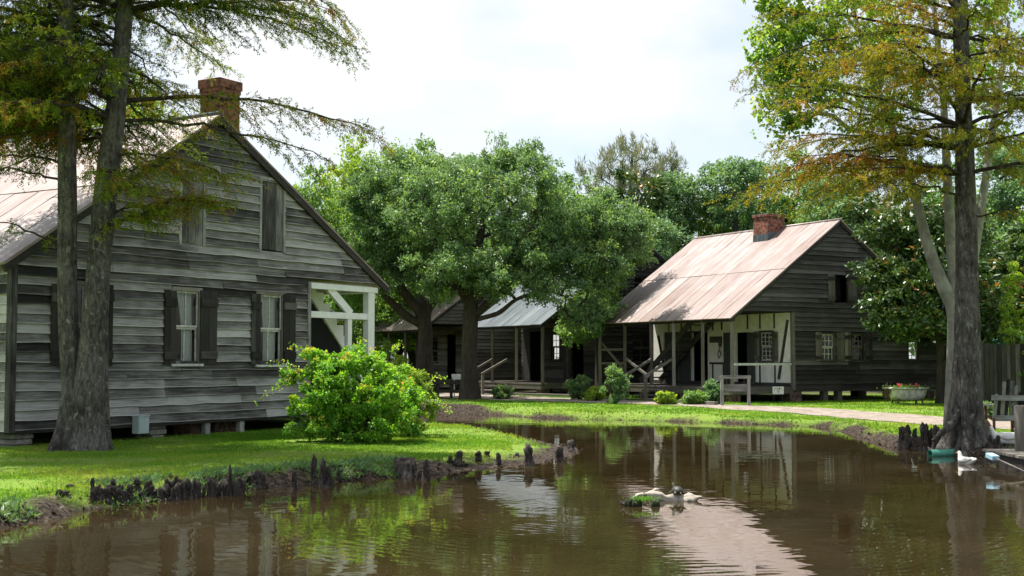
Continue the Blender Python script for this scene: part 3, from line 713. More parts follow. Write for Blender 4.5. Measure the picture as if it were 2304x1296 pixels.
# stair under the porch roof: white saw-tooth stringers, grey treads, black sheet for the shade below
VS = .75; nst = 12; (ut, zt_) = gpA(697, 632, VS); (ub, zb_) = gpA(800, 800, VS); ex = (zb_ - (Z0A + .02)) / (zt_ - zb_); ub2 = ub + (ub - ut) * ex; zb2 = Z0A + .03
for vv in (VS, VS + .86):
    b = MB()
    for k in range(nst):
        xa = ut + (ub2 - ut) * k / nst; xb = ut + (ub2 - ut) * (k + 1) / nst; za = zt_ + (zb2 - zt_) * k / nst; zb = zt_ + (zb2 - zt_) * (k + 1) / nst
        low = .3
        vs = [(xa, vv, za - low), (xb, vv, max(zb - low, zb2 - .02)), (xb, vv, za - .001), (xa, vv, za - .001)]
        vs += [(x_, vv + .045, z_) for x_, _, z_ in vs]
        b.add(vs, [(0,1,2,3),(7,6,5,4),(0,4,5,1),(1,5,6,2),(2,6,7,3),(3,7,4,0)])
    b.build('stringer', W, HA)
b = MB()
for k in range(nst):
    xa = ut + (ub2 - ut) * k / nst; za = zt_ + (zb2 - zt_) * k / nst; st = (ub2 - ut) / nst
    b.box(xa - .02, xa + st + .02, VS + .046, VS + .859, za - .035, za)
b.build('tread', M['mid_y'], HA)
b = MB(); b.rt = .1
for k in range(6): # black sheet standing in for the shade below the stair
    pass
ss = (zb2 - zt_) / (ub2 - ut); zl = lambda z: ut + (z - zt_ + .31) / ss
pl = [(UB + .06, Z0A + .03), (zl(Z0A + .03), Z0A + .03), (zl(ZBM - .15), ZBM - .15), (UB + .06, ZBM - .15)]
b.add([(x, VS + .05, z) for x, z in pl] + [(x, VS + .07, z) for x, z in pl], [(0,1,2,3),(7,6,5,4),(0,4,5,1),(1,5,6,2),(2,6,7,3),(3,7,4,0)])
b.build('stair_shade_sheet', M['black'], HA)
# foundations
def groundl(root, x, y):
    p = root.matrix_basis @ Vector((x, y, 0)); return gz(p.x, p.y) - root.location.z - .04
for px0, px1, mt, nm in ((8, 52, 'stone', 'stone_pier'), (318, 350, 'stone', 'stone_pier'), (480, 540, 'brick_dark', 'brick_pier'), (424, 452, 'brick_dark', 'brick_pier')):
    a0, _ = gpA(px0, 960, .3); a1, _ = gpA(px1, 960, .3)
    b = MB()
    if mt == 'stone':
        z = groundl(HA, (a0 + a1) / 2, .3)
        while z < Z0A - .1:
            h = R.uniform(.07, .11); zt2 = min(z + h, Z0A - .05); b.box(a0 + R.uniform(-.04, .04), a1 + R.uniform(-.04, .04), .05, .5, z, zt2 - .006); z += h
        b.build(nm, M[mt], HA, bevel=.025)
    else:
        b.box(a0, a1, .25, .7, groundl(HA, a0, .3), Z0A - .05); b.build(nm, M[mt], HA, bevel=.01)
for px in (466, 543):
    a0, _ = gpA(px, 960, .02); b = MB(); b.rt = .7; b.box(a0 - .06, a0 + .06, .0, .1, groundl(HA, a0, .05), Z0A - .05); b.build('support_post', M['grey_z'], HA)
for x in (UB, UE - .3):
    b = MB(); b.rt = .5; b.box(x - .1, x + .1, .02, .22, groundl(HA, x, .1), Z0A - .05); b.build('support_post', M['grey_z'], HA)
for x in (1.5, 4, 6.5):
    for y in (3, 6, 9): pier(HA, x, y, .4, groundl(HA, x, y), Z0A - .1, M['brick_dark'], 'brick_pier')
e = rA(294, 317, 936, 975)
b = MB(); mbox(b, MA, e[0], e[1], e[2], e[3], .035, .2); eb = b.build('electrical_box', M['metal_box'], HA, label='pale blue grey electrical box at the foot of the gable wall', bevel=.008)
b = MB(); mbox(b, MA, e[0] - .012, e[1] + .012, e[3] - .004, e[3] + .014, .03, .215); mbox(b, MA, e[0] + .02, e[1] - .02, e[2] + .03, e[3] - .03, .2, .206); b.build('cover', M['metal_box'], eb)

# ------------------------------------------------------------------ creole cottages: porch towards -x, gable towards -y
def cottage(name, label, org, Lb, roofm, posts, detail, zg, fl=.47, rows=.15, tone='dark', lap=.5):
    root = thing(name, label, 'house', (org.x, org.y, zg), math.atan2(GB.y, GB.x))
    EX, PXs, RX, EZ, PZ = -2.5, 2.0, 6.5, 2.54, 5.74; sl = (PZ - EZ) / 4.5; ZB = 2.78; wx = 6.42
    Mg = lambda a, z, o: (a, -o, z); Mw = lambda a, z, o: (-o, a, z)
    o3 = Vector((org.x, org.y, zg))
    def G(x0, x1, y0, y1):
        n = DB; f = lambda px, py: (lambda q: (q.dot(GB), q.z))(hit(px, py, o3, n) - o3)
        m_ = (x0 + x1) / 2; return (f(x0, m_ and y0)[0], f(x1, y0)[0], f(m_, y1)[1], f(m_, y0)[1])
    def Wl(x0, x1, y0, y1, s=0.0):
        f = lambda px, py: (lambda q: (q.dot(DB), q.z))(hit(px, py, o3 + GB * s, GB) - o3)
        m_ = (x0 + x1) / 2; return (f(x1, y0)[0], f(x0, y0)[0], f(m_, y1)[1], f(m_, y0)[1])
    def lim(z):
        if z < ZB: return 0.0, wx
        return EX + .05 + max(0, z - EZ) / sl, RX - .05 - max(0, z - EZ) / sl
    return root, Mg, Mw, G, Wl, lim, dict(EX=EX, PX=PXs, RX=RX, EZ=EZ, PZ=PZ, sl=sl, ZB=ZB, wx=wx, L=Lb, fl=fl)
def shell(root, Mg, Mw, lim, k, roofm, tone, gops, wops, posts, rows=.15, plaster=True, rear_ops=(), lap=.5, ov=.1):
    wl = MB(); bk = MB()
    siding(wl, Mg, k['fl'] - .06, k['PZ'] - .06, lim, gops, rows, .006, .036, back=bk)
    wl.build('wall', M[tone + '_x'], root)
    wallgrid(bk, lambda a, z, o: (k['wx'] + o, a, z), .03, k['L'] - .03, k['fl'] - .06, k['EZ'], list(rear_ops), .06, .2)
    bk.box(.0, k['wx'], k['L'] - .05, k['L'], k['fl'], k['EZ'] + .1, .2); bk.box(.05, k['wx'] - .08, .05, k['L'] - .06, k['fl'] - .05, k['fl'] + .02, .2)
    # loft floor keeps the inside dark
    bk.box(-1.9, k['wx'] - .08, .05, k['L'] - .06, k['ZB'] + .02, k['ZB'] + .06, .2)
    bk.add([(lim(k['ZB'])[0], k['L'] - .02, k['ZB']), (lim(k['ZB'])[1], k['L'] - .02, k['ZB']), (k['PX'], k['L'] - .02, k['PZ'] - .05)], [(0, 1, 2)], .2)
    bk.build('wall_lining', M['dark_x'], root)
    pw = MB()
    if plaster: wallgrid(pw, Mw, 0.02, k['L'], k['fl'], k['ZB'], wops, .1); pw.build('porch_wall', M['plaster'], root)
    else:
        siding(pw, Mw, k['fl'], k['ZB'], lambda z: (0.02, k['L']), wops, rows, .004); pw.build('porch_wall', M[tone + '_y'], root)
    b = MB(); b.rt = .55; b.box(-.05, .06, -.045, .05, k['fl'] - .1, k['ZB']); b.build('corner_post', M['mid_z'], root)
    rf = MB(); roof_slope(rf, None, k['EX'], k['EZ'], k['PX'], k['PZ'], -ov, k['L'] + ov, lap=lap); roof_slope(rf, None, k['RX'], k['EZ'], k['PX'], k['PZ'], -ov, k['L'] + ov, lap=lap)
    ro = rf.build('roof', roofm, root)
    b = MB(); b.tube([(k['PX'], -ov - .01, k['PZ'] + .035), (k['PX'], k['L'] + ov, k['PZ'] + .035)], .05, 8); b.build('ridge_cap', roofm, ro, smooth=True)
    for (x0, x1) in ((k['EX'], k['PX']), (k['RX'], k['PX'])):
        b = MB(); b.rt = .4; b.beam((x0, -.05, k['EZ'] - .05), (x1, -.05, k['PZ'] - .05), .05, .09); b.build('rake_board', M['dark_x'], root)
    b = MB(); b.rt = .3; b.box(-2.45, -.002, .0, k['L'], k['fl'] - .05, k['fl']); b.box(-2.44, -2.34, .0, k['L'], k['fl'] - .22, k['fl'] - .052)
    b.box(-2.44, 0, -.012, .1, k['fl'] - .2, k['fl'] - .054); b.build('porch_floor', M['mid_y'], root)
    b = MB(); b.rt = .5; b.box(0.01, k['wx'], -.03, .12, k['fl'] - .15, k['fl'] - .064); b.build('sill_beam', M['dark_x'], root)
    b = MB(); b.rt = .3; b.box(-2.42, -2.3, -.02, k['L'], k['EZ'] - .07, k['EZ'] + .03); b.build('porch_beam', M['dark_y'], root)
    for t in posts:
        b = MB(); b.rt = R.uniform(.3, .9); pr = .062; b.tube([(-2.37, t, k['fl']), (-2.37 + R.gauss(0, .01), t + R.gauss(0, .01), 1.5), (-2.37, t, k['EZ'] - .03)], [.075, .07, .072], 4); b.build('porch_post', M['mid_z'], root)
    return ro
def railsteps(root, k, t0, t1, n=3):
    b = MB(); h = k['fl'] + .03
    for i in range(n):
        z = k['fl'] - (i + 1) * k['fl'] / (n + .4); x = -2.46 - .3 * i
        b.rt = R.random(); b.box(x - .32, x, t0, t1, z - .045, z); b.box(x - .03, x - .005, t0 + .03, t1 - .03, 0 if i == n - 1 else z - .2, z - .046)
    st = b.build('steps', M['mid_y'], root)
    for t in (t0 + .03, t1 - .03):
        r = MB(); r.rt = .7; r.beam((-2.42, t, k['fl'] + .85), (-3.5, t, .78), .05, .08); r.build('handrail', M['mid_x'], root)
        r = MB(); r.rt = .6; r.box(-3.5, -3.41, t - .045, t + .045, -.1, .76); r.build('rail_post', M['mid_z'], root)

postsB = [.03, 1.44, 2.93, 4.16, 5.67, 7.19]
HB, Mg, Mw, G, Wl, lim, k = cottage('porch_cottage', 'dark plank cottage with pinkish metal roof, white plaster porch wall and brick chimney', B0, 7.35, None, None, 1, B0.z)
wb1 = G(1848, 1874, 752, 811); wb2 = G(1914, 1940, 752, 811); wb3 = G(2043, 2064, 768, 810); wbu = G(1877, 1903, 617, 677)
gops = [(o[0] - .03, o[1] + .03, o[2], o[3] + .03) for o in (wb1, wb2, wb3, wbu)]
dA_ = Wl(1556, 1592, 747, 862); dB_ = Wl(1654, 1682, 748, 862); dC_ = Wl(1493, 1526, 747, 862); wp = Wl(1712, 1738, 748, 811)
fl = k['fl']; dA_, dB_, dC_ = [(o[0], o[1], fl + .02, o[3]) for o in (dA_, dB_, dC_)]
roB = shell(HB, Mg, Mw, lim, k, M['rustroof'], 'dark', gops, [dA_, dB_, dC_, wp], postsB, rear_ops=[(.3, 1.7, 1.2, 2.0)])
window(HB, Mg, *wb1, M['dark_z'], M['worn_white'], 2, 2, [(.0, .6, .0, .1)], M['dark_x'], .05)
window(HB, Mg, *wb2, M['dark_z'], M['mid_z'], 2, 2, None, M['dark_x'], .05)
window(HB, Mg, *wb3, M['dark_z'], M['worn_white'], 1, 2, None, M['dark_x'], .05)
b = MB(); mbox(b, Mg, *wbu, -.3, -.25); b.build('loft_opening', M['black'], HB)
for px, mt in (((1833,1846,748,813),'mid_z'),((1880,1896,748,813),'mid_z'),((1898,1912,748,813),'mid_z'),((1945,1960,748,813),'dark_z'),((1861,1876,617,677),'mid_z'),((1906,1925,617,677),'mid_z')):
    shutter(HB, Mg, *G(*px), M[mt], M['dark_x'], 2, o=.03)
window(HB, Mw, *wp, M['greendoor'], M['worn_white'], 2, 3, None, M['greendoor'], .06)
for px in ((1529,1555,747,858),(1630,1650,748,858),(1683,1700,748,858)):
    q = Wl(*px); shutter(HB, Mw, q[0], q[1], fl + .03, q[3], M['greendoor'], None, 3, o=.03, batten=False, label='grey green door leaf folded back on the porch wall')
for px in ((1700,1710,746,813),(1741,1752,746,813)): shutter(HB, Mw, *Wl(*px), M['mid_z'], None, 2, o=.03)
q = dC_; shutter(HB, Mw, q[0] + .02, q[1] - .02, q[2], q[3], M['greendoor'], None, 4, o=-.06, batten=False, label='closed dark green double door at the stair')
# timbers in the plaster
tm = MB(); zr = Wl(1740, 1742, 815, 819)
for (t0, t1) in ((.05, wp[0] - .1), (.05, dB_[0] - .35), (dB_[1] + .4, dA_[0] - .1), (dA_[1] + .75, 7.3)):
    if t1 > t0: tm.rt = R.random(); mbox(tm, Mw, t0, t1, zr[2] - .02, zr[2] + .05, -.02, .014)
for px in (1503, 1531, 1552, 1602, 1622, 1680, 1708, 1740):
    t = Wl(px, px + 2, 720, 730)[0]; tm.rt = R.random()
    mbox(tm, Mw, t - .035, t + .035, 2.3, k['ZB'] - .01, -.02, .012)
for px in (1602, 1626, 1708, 1742):
    t = Wl(px, px + 2, 830, 850)[0]; mbox(tm, Mw, t - .035, t + .035, fl + .02, zr[2] - .022, -.02, .012)
for (a, c) in (((1772, 720), (1752, 853)), ((1481, 755), (1497, 850))):
    p = Wl(a[0], a[0] + 1, a[1], a[1]); q = Wl(c[0], c[0] + 1, c[1], c[1]); tm.beam((-.012, p[0], p[3]), (-.012, q[0], q[3]), .05, .09, up=(0, 1, 0))
mbox(tm, Mw, .03, 7.3, fl + .005, fl + .12, -.02, .016)
tm.build('timber_framing', M['dark_z'], HB)
q = Wl(1599, 1625, 757, 771); b = MB(); b.rt = .1; mbox(b, Mw, *q, .01, .05); b.build('wall_board', M['mid_y'], HB)
t = Wl(1620, 1622, 780, 800)[0]; b = MB(); b.tube([(-.03, t, 1.85), (-.05, t, 1.7), (-.09, t + .06, 1.5), (-.09, t, 1.35), (-.06, t - .06, 1.5), (-.05, t, 1.62)], .018, 6); b.box(-.06, -.01, t - .06, t + .06, 1.75, 1.95); b.build('wall_lamp', M['iron'], HB, smooth=False)
# porch railing at the gable end and at the far end
b = MB(); b.rt = .9; b.box(-2.33, -.05, .0, .06, 1.14, 1.21); b.build('porch_rail', M['worn_white'], HB)
for (t0, t1) in ((5.7, 7.16),):
    for z in (1.15, 1.62): b = MB(); b.rt = .6; b.box(-2.4, -2.34, t0, t1, z, z + .08); b.build('porch_rail', M['mid_y'], HB)
for (p, q) in (((-2.37, 5.64, 1.35), (-2.37, 4.3, .75)), ((-2.37, 7.1, 1.9), (-2.37, 5.75, 1.0))):
    b = MB(); b.rt = .6; b.beam(p, q, .05, .08); b.build('porch_brace', M['mid_y'], HB)
b = MB()
for i in range(9):
    f = i / 9; b.rt = R.random(); y = 6.6 - 2.9 * f; z = fl + .2 + 2.0 * f; b.box(-.95, -.15, y - .2, y + .1, z, z + .04)
for x in (-.98, -.15): b.beam((x, 6.75, fl + .1), (x, 3.75, 2.62), .05, .2)
b.build('porch_stair', M['dark_y'], HB)
railsteps(HB, k, 2.95, 4.14)
# chimney through the ridge
p = at(1727, 520, 43.6); cx = 1.72; cy = (p - B0).dot(DB) ; cy = 2.95
b = MB(); b.box(cx - .42, cx + .3, cy - .38, cy + .38, 4.9, 6.1); b.box(cx - .45, cx + .33, cy - .41, cy + .41, 6.1, 6.2); b.build('chimney', M['brick'], HB, bevel=.01)
b = MB(); b.box(cx - .43, cx - .421, cy - .39, cy + .39, 5.2, 5.52); b.box(cx - .43, cx + .3, cy - .39, cy - .381, 5.25, 5.58); b.build('flashing', M['zincroof'], HB)
for px0, px1, mt in ((1771, 1806, 'brick_dark'),):
    pier(HB, .12, .25, .48, -.1, fl - .15, M['brick_dark'], 'brick_pier')
for x in (1.45, 2.05, 4.2): pier(HB, x, .2, .2, -.1, fl - .15, M['mid_z'], 'wood_pier')
for x, y in ((-2.2, .3), (-2.2, 2.4), (-2.2, 4.6), (-2.2, 7), (6.2, .4), (3, 3.5), (0, 3.5), (6.2, 3.5), (0.1, 7)): pier(HB, x, y, .4, -.1, fl - .2, M['brick_dark'], 'brick_pier')

# grey metal roofed cottage in the middle
eC = at(1215, 735, 46.0); C0 = Vector((eC.x, eC.y, .42)) + GB * 2.5
HC, Mg, Mw, G, Wl, lim, k = cottage('porch_cottage', 'dark cottage with grey galvanised porch roof in the shade behind the oaks', C0, 5.6, None, None, 1, .42)
wops = [(1.0, 1.75, fl + .02, 2.45), (2.7, 3.3, 1.3, 2.3), (4.1, 4.85, fl + .02, 2.45)]; gops = [(1.5, 2.3, 1.2, 2.3), (3.6, 4.4, 1.2, 2.3), (1.6, 2.4, 3.5, 4.4)]
shell(HC, Mg, Mw, lim, k, M['zincroof'], 'dark', gops, wops, [.03, 1.9, 3.75, 5.5], plaster=False, rear_ops=[(.8, 1.8, .6, 2.4)])
for o in gops: window(HC, Mg, *o, M['dark_z'], M['mid_z'], 1, 2, None, M['dark_x'], .05)
window(HC, Mw, *wops[1], M['dark_z'], M['mid_z'], 1, 2, None, M['dark_x'], .05)
for o in (wops[0], wops[2]): shutter(HC, Mw, o[1] + .03, o[1] + .6, fl + .03, o[3], M['dark_z'], None, 3, batten=False)
railsteps(HC, k, 2.5, 3.7)
for x, y in ((-2.2, .3), (-2.2, 2.8), (-2.2, 5.3), (0.1, .3), (3, .3), (6.1, .3), (6.1, 5.2), (2, 5.2)): pier(HC, x, y, .35, -.1, fl - .2, M['brick_dark'], 'brick_pier')
# pink roofed cottage further left
eD = at(945, 738, 53.5); D0 = Vector((eD.x, eD.y, .42)) + GB * 2.5
HD, Mg, Mw, G, Wl, lim, k = cottage('porch_cottage', 'plank cottage with faded pink metal roof furthest back, left of the oak trunks', D0, 5.2, None, None, 1, .42)
wops = [(1.6, 2.4, fl + .02, 2.45), (3.4, 4.1, 1.2, 2.2)]; gops = [(2.6, 3.4, 1.2, 2.2)]
shell(HD, Mg, Mw, lim, k, M['rustroof'], 'mid', gops, wops, [.03, 1.7, 3.4, 5.1], plaster=False)
window(HD, Mg, *gops[0], M['dark_z'], M['mid_z'], 1, 2, None, M['dark_x'], .05)
window(HD, Mw, *wops[1], M['dark_z'], M['mid_z'], 1, 2, None, M['dark_x'], .05)
for x, y in ((-2.2, .3), (-2.2, 2.6), (-2.2, 5), (0.1, .3), (3, .3), (6.1, .3), (6.1, 5), (2, 5)): pier(HD, x, y, .35, -.1, fl - .2, M['brick_dark'], 'brick_pier')
# ------------------------------------------------------------------ trees
PI = math.pi
def tubes_for(mb, nodes, par, first, rad, start, nmin=4):
    """emit one tube per chain of nodes; first[i] marks the start node of a new chain"""
    chains = {}
    cur = None
    for i in range(start, len(nodes)):
        if first[i]: cur = i; chains[cur] = [par[i], i]
        else: chains[cur].append(i)
    for c, ids in chains.items():
        rr = [min(rad[ids[0]], rad[ids[1]] * 1.15)] + [rad[j] for j in ids[1:]]
        n = 8 if rr[0] > .06 else (6 if rr[0] > .025 else nmin)
        mb.tube([nodes[j] for j in ids], rr, n, cap=False)
def blob(px, py, Y, rx, ry, n, rd=None):
    c = at(px, py, Y); return (c, rx * Y / F, (rd or rx * .8) * Y / F if rd is None else rd, ry * Y / F, n)
def leaves(cl, rng, per, cr, ln, wd, up=.6, outw=.5, droop=.2, flat_=.75, tint_hi=.0):
    n = len(cl); N = n * per
    base = np.repeat(cl, per, axis=0)
    d = rng.normal(0, 1, (N, 3)); d /= np.linalg.norm(d, axis=1, keepdims=True)
    r = rng.rand(N, 1) ** .55
    rc = np.repeat(rng.uniform(.6, 1.25, (n, 1)), per, axis=0)
    off = d * r * cr * rc; off[:, 2] *= flat_
    # twiggy texture: pull points onto a few sub-centres per clump
    k = 7; sub = rng.normal(0, 1, (n, k, 3)); sub /= np.linalg.norm(sub, axis=2, keepdims=True); sub *= rng.uniform(.35, 1.0, (n, k, 1)) * cr; sub[:, :, 2] *= flat_
    pick = sub[np.repeat(np.arange(n), per), rng.randint(0, k, N)] * rc
    off = np.where(rng.rand(N, 1) < .8, pick + off * .36, off)
    ax = off / cr * outw + rng.normal(0, .7, (N, 3)); ax[:, 2] -= droop
    no = rng.normal(0, .6, (N, 3)) ; no[:, 2] += up
    ct = np.repeat(rng.normal(0, .13, n), per)
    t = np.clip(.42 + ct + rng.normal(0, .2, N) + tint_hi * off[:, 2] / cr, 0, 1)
    s = rng.uniform(.6, 1.25, N)
    return base + off, ax, no, ln * s, wd * s, t
def grow(name, label, cat, base, trunks, blobs, leafm, barkm, seed, cr=.5, per=300, ln=.1, wd=.05, k0=.5, rt=.011, shellp=.5, group=None, fl=.75, droop=.2, tint_hi=.12, bare=0, crown=None, up=.6, seglen=.55):
    rng = np.random.RandomState(seed); base = Vector(base)
    root = thing(name, label, cat, base, 0, group)
    bx = np.array(base); nodes = []; par = []; first = []; fixed = {}; attach = []
    mb = MB()
    for pts, rr in trunks:
        pts = [np.array(p) - bx for p in pts]; m = 26; ss = np.linspace(0, len(pts) - 1, m); P_ = []; R_ = []
        for s in ss:
            i = min(int(s), len(pts) - 2); f = s - i
            p0 = pts[max(i-1, 0)]; p1 = pts[i]; p2 = pts[i+1]; p3 = pts[min(i+2, len(pts)-1)]
            q = .5 * (2*p1 + (p2-p0)*f + (2*p0-5*p1+4*p2-p3)*f*f + (3*p1-p0-3*p2+p3)*f**3); P_.append(q); R_.append(rr[i] * (1-f) + rr[i+1] * f)
        ph = rng.uniform(0, 6.28, 4)
        mb.tube(P_, R_, 14, mod=lambda i, k, th: 1 + (.12 * max(0, 1 - i / 6) * math.sin(5 * th + ph[0]) + .06 * math.sin(3 * th + ph[1] + i * .3) + .04 * math.sin(2 * th + i * .7)), cap=False)
        b0 = len(nodes)
        for i, p in enumerate(P_):
            nodes.append(p); par.append(b0 + i - 1 if i else -1); first.append(False); fixed[b0 + i] = R_[i]
            if i >= m * k0: attach.append(b0 + i)
    start = len(nodes); cl = []
    for c, rx, ry, rz, n in blobs:
        d = rng.normal(0, 1, (n, 3)); d /= np.linalg.norm(d, axis=1, keepdims=True)
        r = rng.uniform(.2, 1, (n, 1)) ** shellp
        cl.append(np.array(c) - bx + d * r * np.array([rx, ry, rz]))
    cl = np.concatenate(cl); top = np.array([nodes[a] for a in attach])
    order = np.argsort([np.min(np.linalg.norm(top - p, axis=1)) for p in cl])
    arr = np.zeros((len(nodes) + len(cl) * 12, 3)); arr[:len(nodes)] = nodes
    ok = np.zeros(len(arr), bool); ok[attach] = True; tips = []
    for ci in order:
        p = cl[ci]; n = len(nodes); dd = arr[:n] - p
        cost = np.linalg.norm(dd, axis=1) + 1.1 * np.maximum(0, dd[:, 2] + .15); cost[~ok[:n]] = 1e9
        j = int(np.argmin(cost)); a = arr[j].copy(); dist = np.linalg.norm(p - a); m = min(10, max(2, int(dist / seglen)))
        side = np.cross(p - a, [0, 0, 1]); side /= (np.linalg.norm(side) + 1e-6); wob = rng.normal(0, .09) * dist; bow = rng.uniform(-.02, .14) * dist
        last = j
        for i in range(1, m + 1):
            f = i / m; q = a * (1 - f) + p * f + side * wob * math.sin(math.pi * f) + np.array([0, 0, bow * math.sin(math.pi * f)]) + (rng.normal(0, .035 * min(dist, 1.5), 3) if i < m else 0)
            arr[n] = q; nodes.append(q); par.append(last); first.append(i == 1); ok[n] = True; last = n; n += 1
        tips.append(last)
    cnt = np.zeros(len(nodes)); cnt[tips] += 1
    for i in range(len(nodes) - 1, start - 1, -1):
        if par[i] >= 0: cnt[par[i]] += cnt[i]
    rad = rt * np.maximum(cnt, 1) ** .5
    for i, r in fixed.items(): rad[i] = r
    for i in range(start, len(nodes)): rad[i] = min(rad[i], .9 * rad[par[i]]) if par[i] < start else rad[i]
    tubes_for(mb, [Vector(q) for q in nodes], par, first, rad, start)
    mb.build('trunk', barkm, root, smooth=True)
    keep = cl if not bare else cl[rng.rand(len(cl)) > bare]
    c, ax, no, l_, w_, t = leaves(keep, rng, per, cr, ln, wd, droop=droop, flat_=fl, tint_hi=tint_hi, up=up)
    rhombs(crown or 'crown', c, ax, no, l_, w_, t, leafm, root, fold=.12)
    return root

# bald cypresses: feathery sprays on level, drooping boughs
def cypress(name, label, base, stems, seed, leafm, nb, lmax, zr, extra=(), per=13, tint0=.45, flare=1.0, sidebias=None, dens=1.0, zlean=0):
    rng = np.random.RandomState(seed); base = Vector(base); bx = np.array(base)
    root = thing(name, label, 'tree', base); SC = []; SA = []; ST = []
    for si, (pts, rr) in enumerate(stems):
        pts = [np.array(p) - bx for p in pts]; m = 44; P_ = []; R_ = []
        for s in np.linspace(0, len(pts) - 1, m):
            i = min(int(s), len(pts) - 2); f = s - i
            p0 = pts[max(i-1, 0)]; p1 = pts[i]; p2 = pts[i+1]; p3 = pts[min(i+2, len(pts)-1)]
            P_.append(.5 * (2*p1 + (p2-p0)*f + (2*p0-5*p1+4*p2-p3)*f*f + (3*p1-p0-3*p2+p3)*f**3)); R_.append(rr[i] * (1-f) + rr[i+1] * f)
        mb = MB(); ph = rng.uniform(0, 6.28, 6); z0 = P_[0][2]
        def mod(i, k, th, P_=P_, ph=ph):
            zz = P_[i][2] - z0; fl_ = math.exp(-zz / .7) * flare
            lob = .5 * math.sin(5 * th + ph[0] + .3 * zz) + .35 * math.sin(3 * th + ph[1]) + .25 * math.sin(8 * th + ph[2])
            return 1 + fl_ * .62 * lob + .045 * math.sin(7 * th + ph[3] + zz * .6) + .04 * math.sin(2 * th + ph[4] + zz * 1.7) + .03 * math.sin(11 * th + zz * 3)
        mb.tube(P_, R_, 40, mod=mod, cap=True)
        Pz = np.array(P_); bm_ = MB()
        ex_ = [e for e in extra if e[0] == si]
        for b_ in range(nb[si] + len(ex_)):
            h = zr[0] + (zr[1] - zr[0]) * ((b_ + rng.rand()) / nb[si]) ** 1.5
            i = int(np.argmin(np.abs(Pz[:, 2] - h))); o = Pz[i]
            az = rng.uniform(0, 2 * math.pi)
            if sidebias is not None and rng.rand() < sidebias[1]: az = sidebias[0] + rng.normal(0, .55)
            if extra and len(stems) > 1 and 4.9 < h < 6.9 and math.cos(az) > .1: az = PI + (az - PI) * .3 if h < 6 else az + 1.9
            Lb = lmax * rng.uniform(.45, 1.0) * (1 - .25 * max(0, (h - zr[0]) / (zr[1] - zr[0]) - .6))
            cut = 1.0; bt = rng.normal(0, .13) + (.36 if rng.rand() < .1 else 0); rise = rng.uniform(.1, .45); dr = rng.uniform(.25, .6)
            if b_ >= nb[si]: _, h, az, Lb, rise, dr, cut = ex_[b_ - nb[si]]; i = int(np.argmin(np.abs(Pz[:, 2] - h))); o = Pz[i]
            dh = np.array([math.cos(az), math.sin(az), 0]); sd = np.array([-dh[1], dh[0], 0]); cv = rng.normal(0, .12)
            n = 12; pl = []
            for k in range(n + 1):
                f = k / n; pl.append(o + dh * Lb * f + sd * cv * Lb * f * f + np.array([0, 0, Lb * (rise * f - dr * f * f * .62)]) + rng.normal(0, .02, 3) * (k > 0))
            r0 = .008 + .0085 * Lb
            bm_.tube([Vector(q) for q in pl], [r0 * (1 - .86 * k / n) for k in range(n + 1)], 6, cap=False)
            pl = np.array(pl); ns = int(Lb * 7 * dens * cut)
            for k in range(ns):
                f = .14 + .86 * (k + rng.rand()) / ns; ii = min(int(f * n), n - 1); ff = f * n - ii
                q0 = pl[ii] * (1 - ff) + pl[ii+1] * ff; tg = pl[ii+1] - pl[ii]; tg /= np.linalg.norm(tg)
                s_ = 1 if k % 2 else -1; ln = Lb * .3 * rng.uniform(.5, 1.1) * (1.1 - .75 * f) + .22
                dv = tg * .75 + sd * s_ * rng.uniform(.4, 1.0) + np.array([0, 0, rng.uniform(-.35, .22)]); dv /= np.linalg.norm(dv)
                mm = 5; sp = [q0 + dv * ln * (t / mm) + np.array([0, 0, -ln * .28 * (t / mm) ** 2]) + rng.normal(0, .012, 3) for t in range(mm + 1)]
                bm_.tube([Vector(q) for q in sp], [.0055, .005, .0045, .004, .003, .002], 3, cap=False)
                sp = np.array(sp); nt_ = max(4, int(ln * 20)); tb = rng.normal(tint0 + bt * (Lb > 2.2), .12) + .14 * f + (.16 if Lb < 2.05 and h < 4.6 and si == 1 else 0)
                for t in range(nt_):
                    f2 = .12 + .88 * (t + rng.rand()) / nt_; jj = min(int(f2 * mm), mm - 1); g = f2 * mm - jj
                    SC.append(sp[jj] * (1 - g) + sp[jj+1] * g)
                    d2 = dv * .6 + rng.normal(0, .5, 3) + np.array([0, 0, -.42]); SA.append(d2 / np.linalg.norm(d2)); ST.append(tb + (.28 if rng.rand() < .08 else 0))
        # branches stay with the trunk that bears them
        nf0 = len(mb.f); off = len(mb.v); mb.v.extend(bm_.v); mb.f.extend([tuple(i + off for i in f) for f in bm_.f]); mb.t.extend(bm_.t)
        to = mb.build('trunk', M['bark_grey'], root, smooth=True); to.data.materials.append(M['bark_dark'])
        mi = np.zeros(len(to.data.polygons), np.int32); mi[nf0:] = 1; to.data.polygons.foreach_set('material_index', mi)
    SC = np.array(SC); SA = np.array(SA); ST = np.array(ST); n = len(SC); tl = rng.uniform(.07, .2, n)
    f = np.tile((np.arange(per) + .5) / per, n); ba = np.repeat(SC, per, 0) + np.repeat(SA, per, 0) * (f * np.repeat(tl, per))[:, None]
    N = n * per; rv = rng.normal(0, 1, (N, 3)); axr = np.repeat(SA, per, 0); rv -= axr * np.sum(rv * axr, 1, keepdims=True); rv /= np.linalg.norm(rv, axis=1, keepdims=True)
    ax = axr * .55 + rv * .8
    tt = np.clip(np.repeat(ST, per) + rng.normal(0, .1, N), 0, 1)
    rhombs('crown', ba, ax, rng.normal(0, 1, (N, 3)), rng.uniform(.026, .055, N) * (1.15 - .4 * f), .015, tt, leafm, root)
    return root

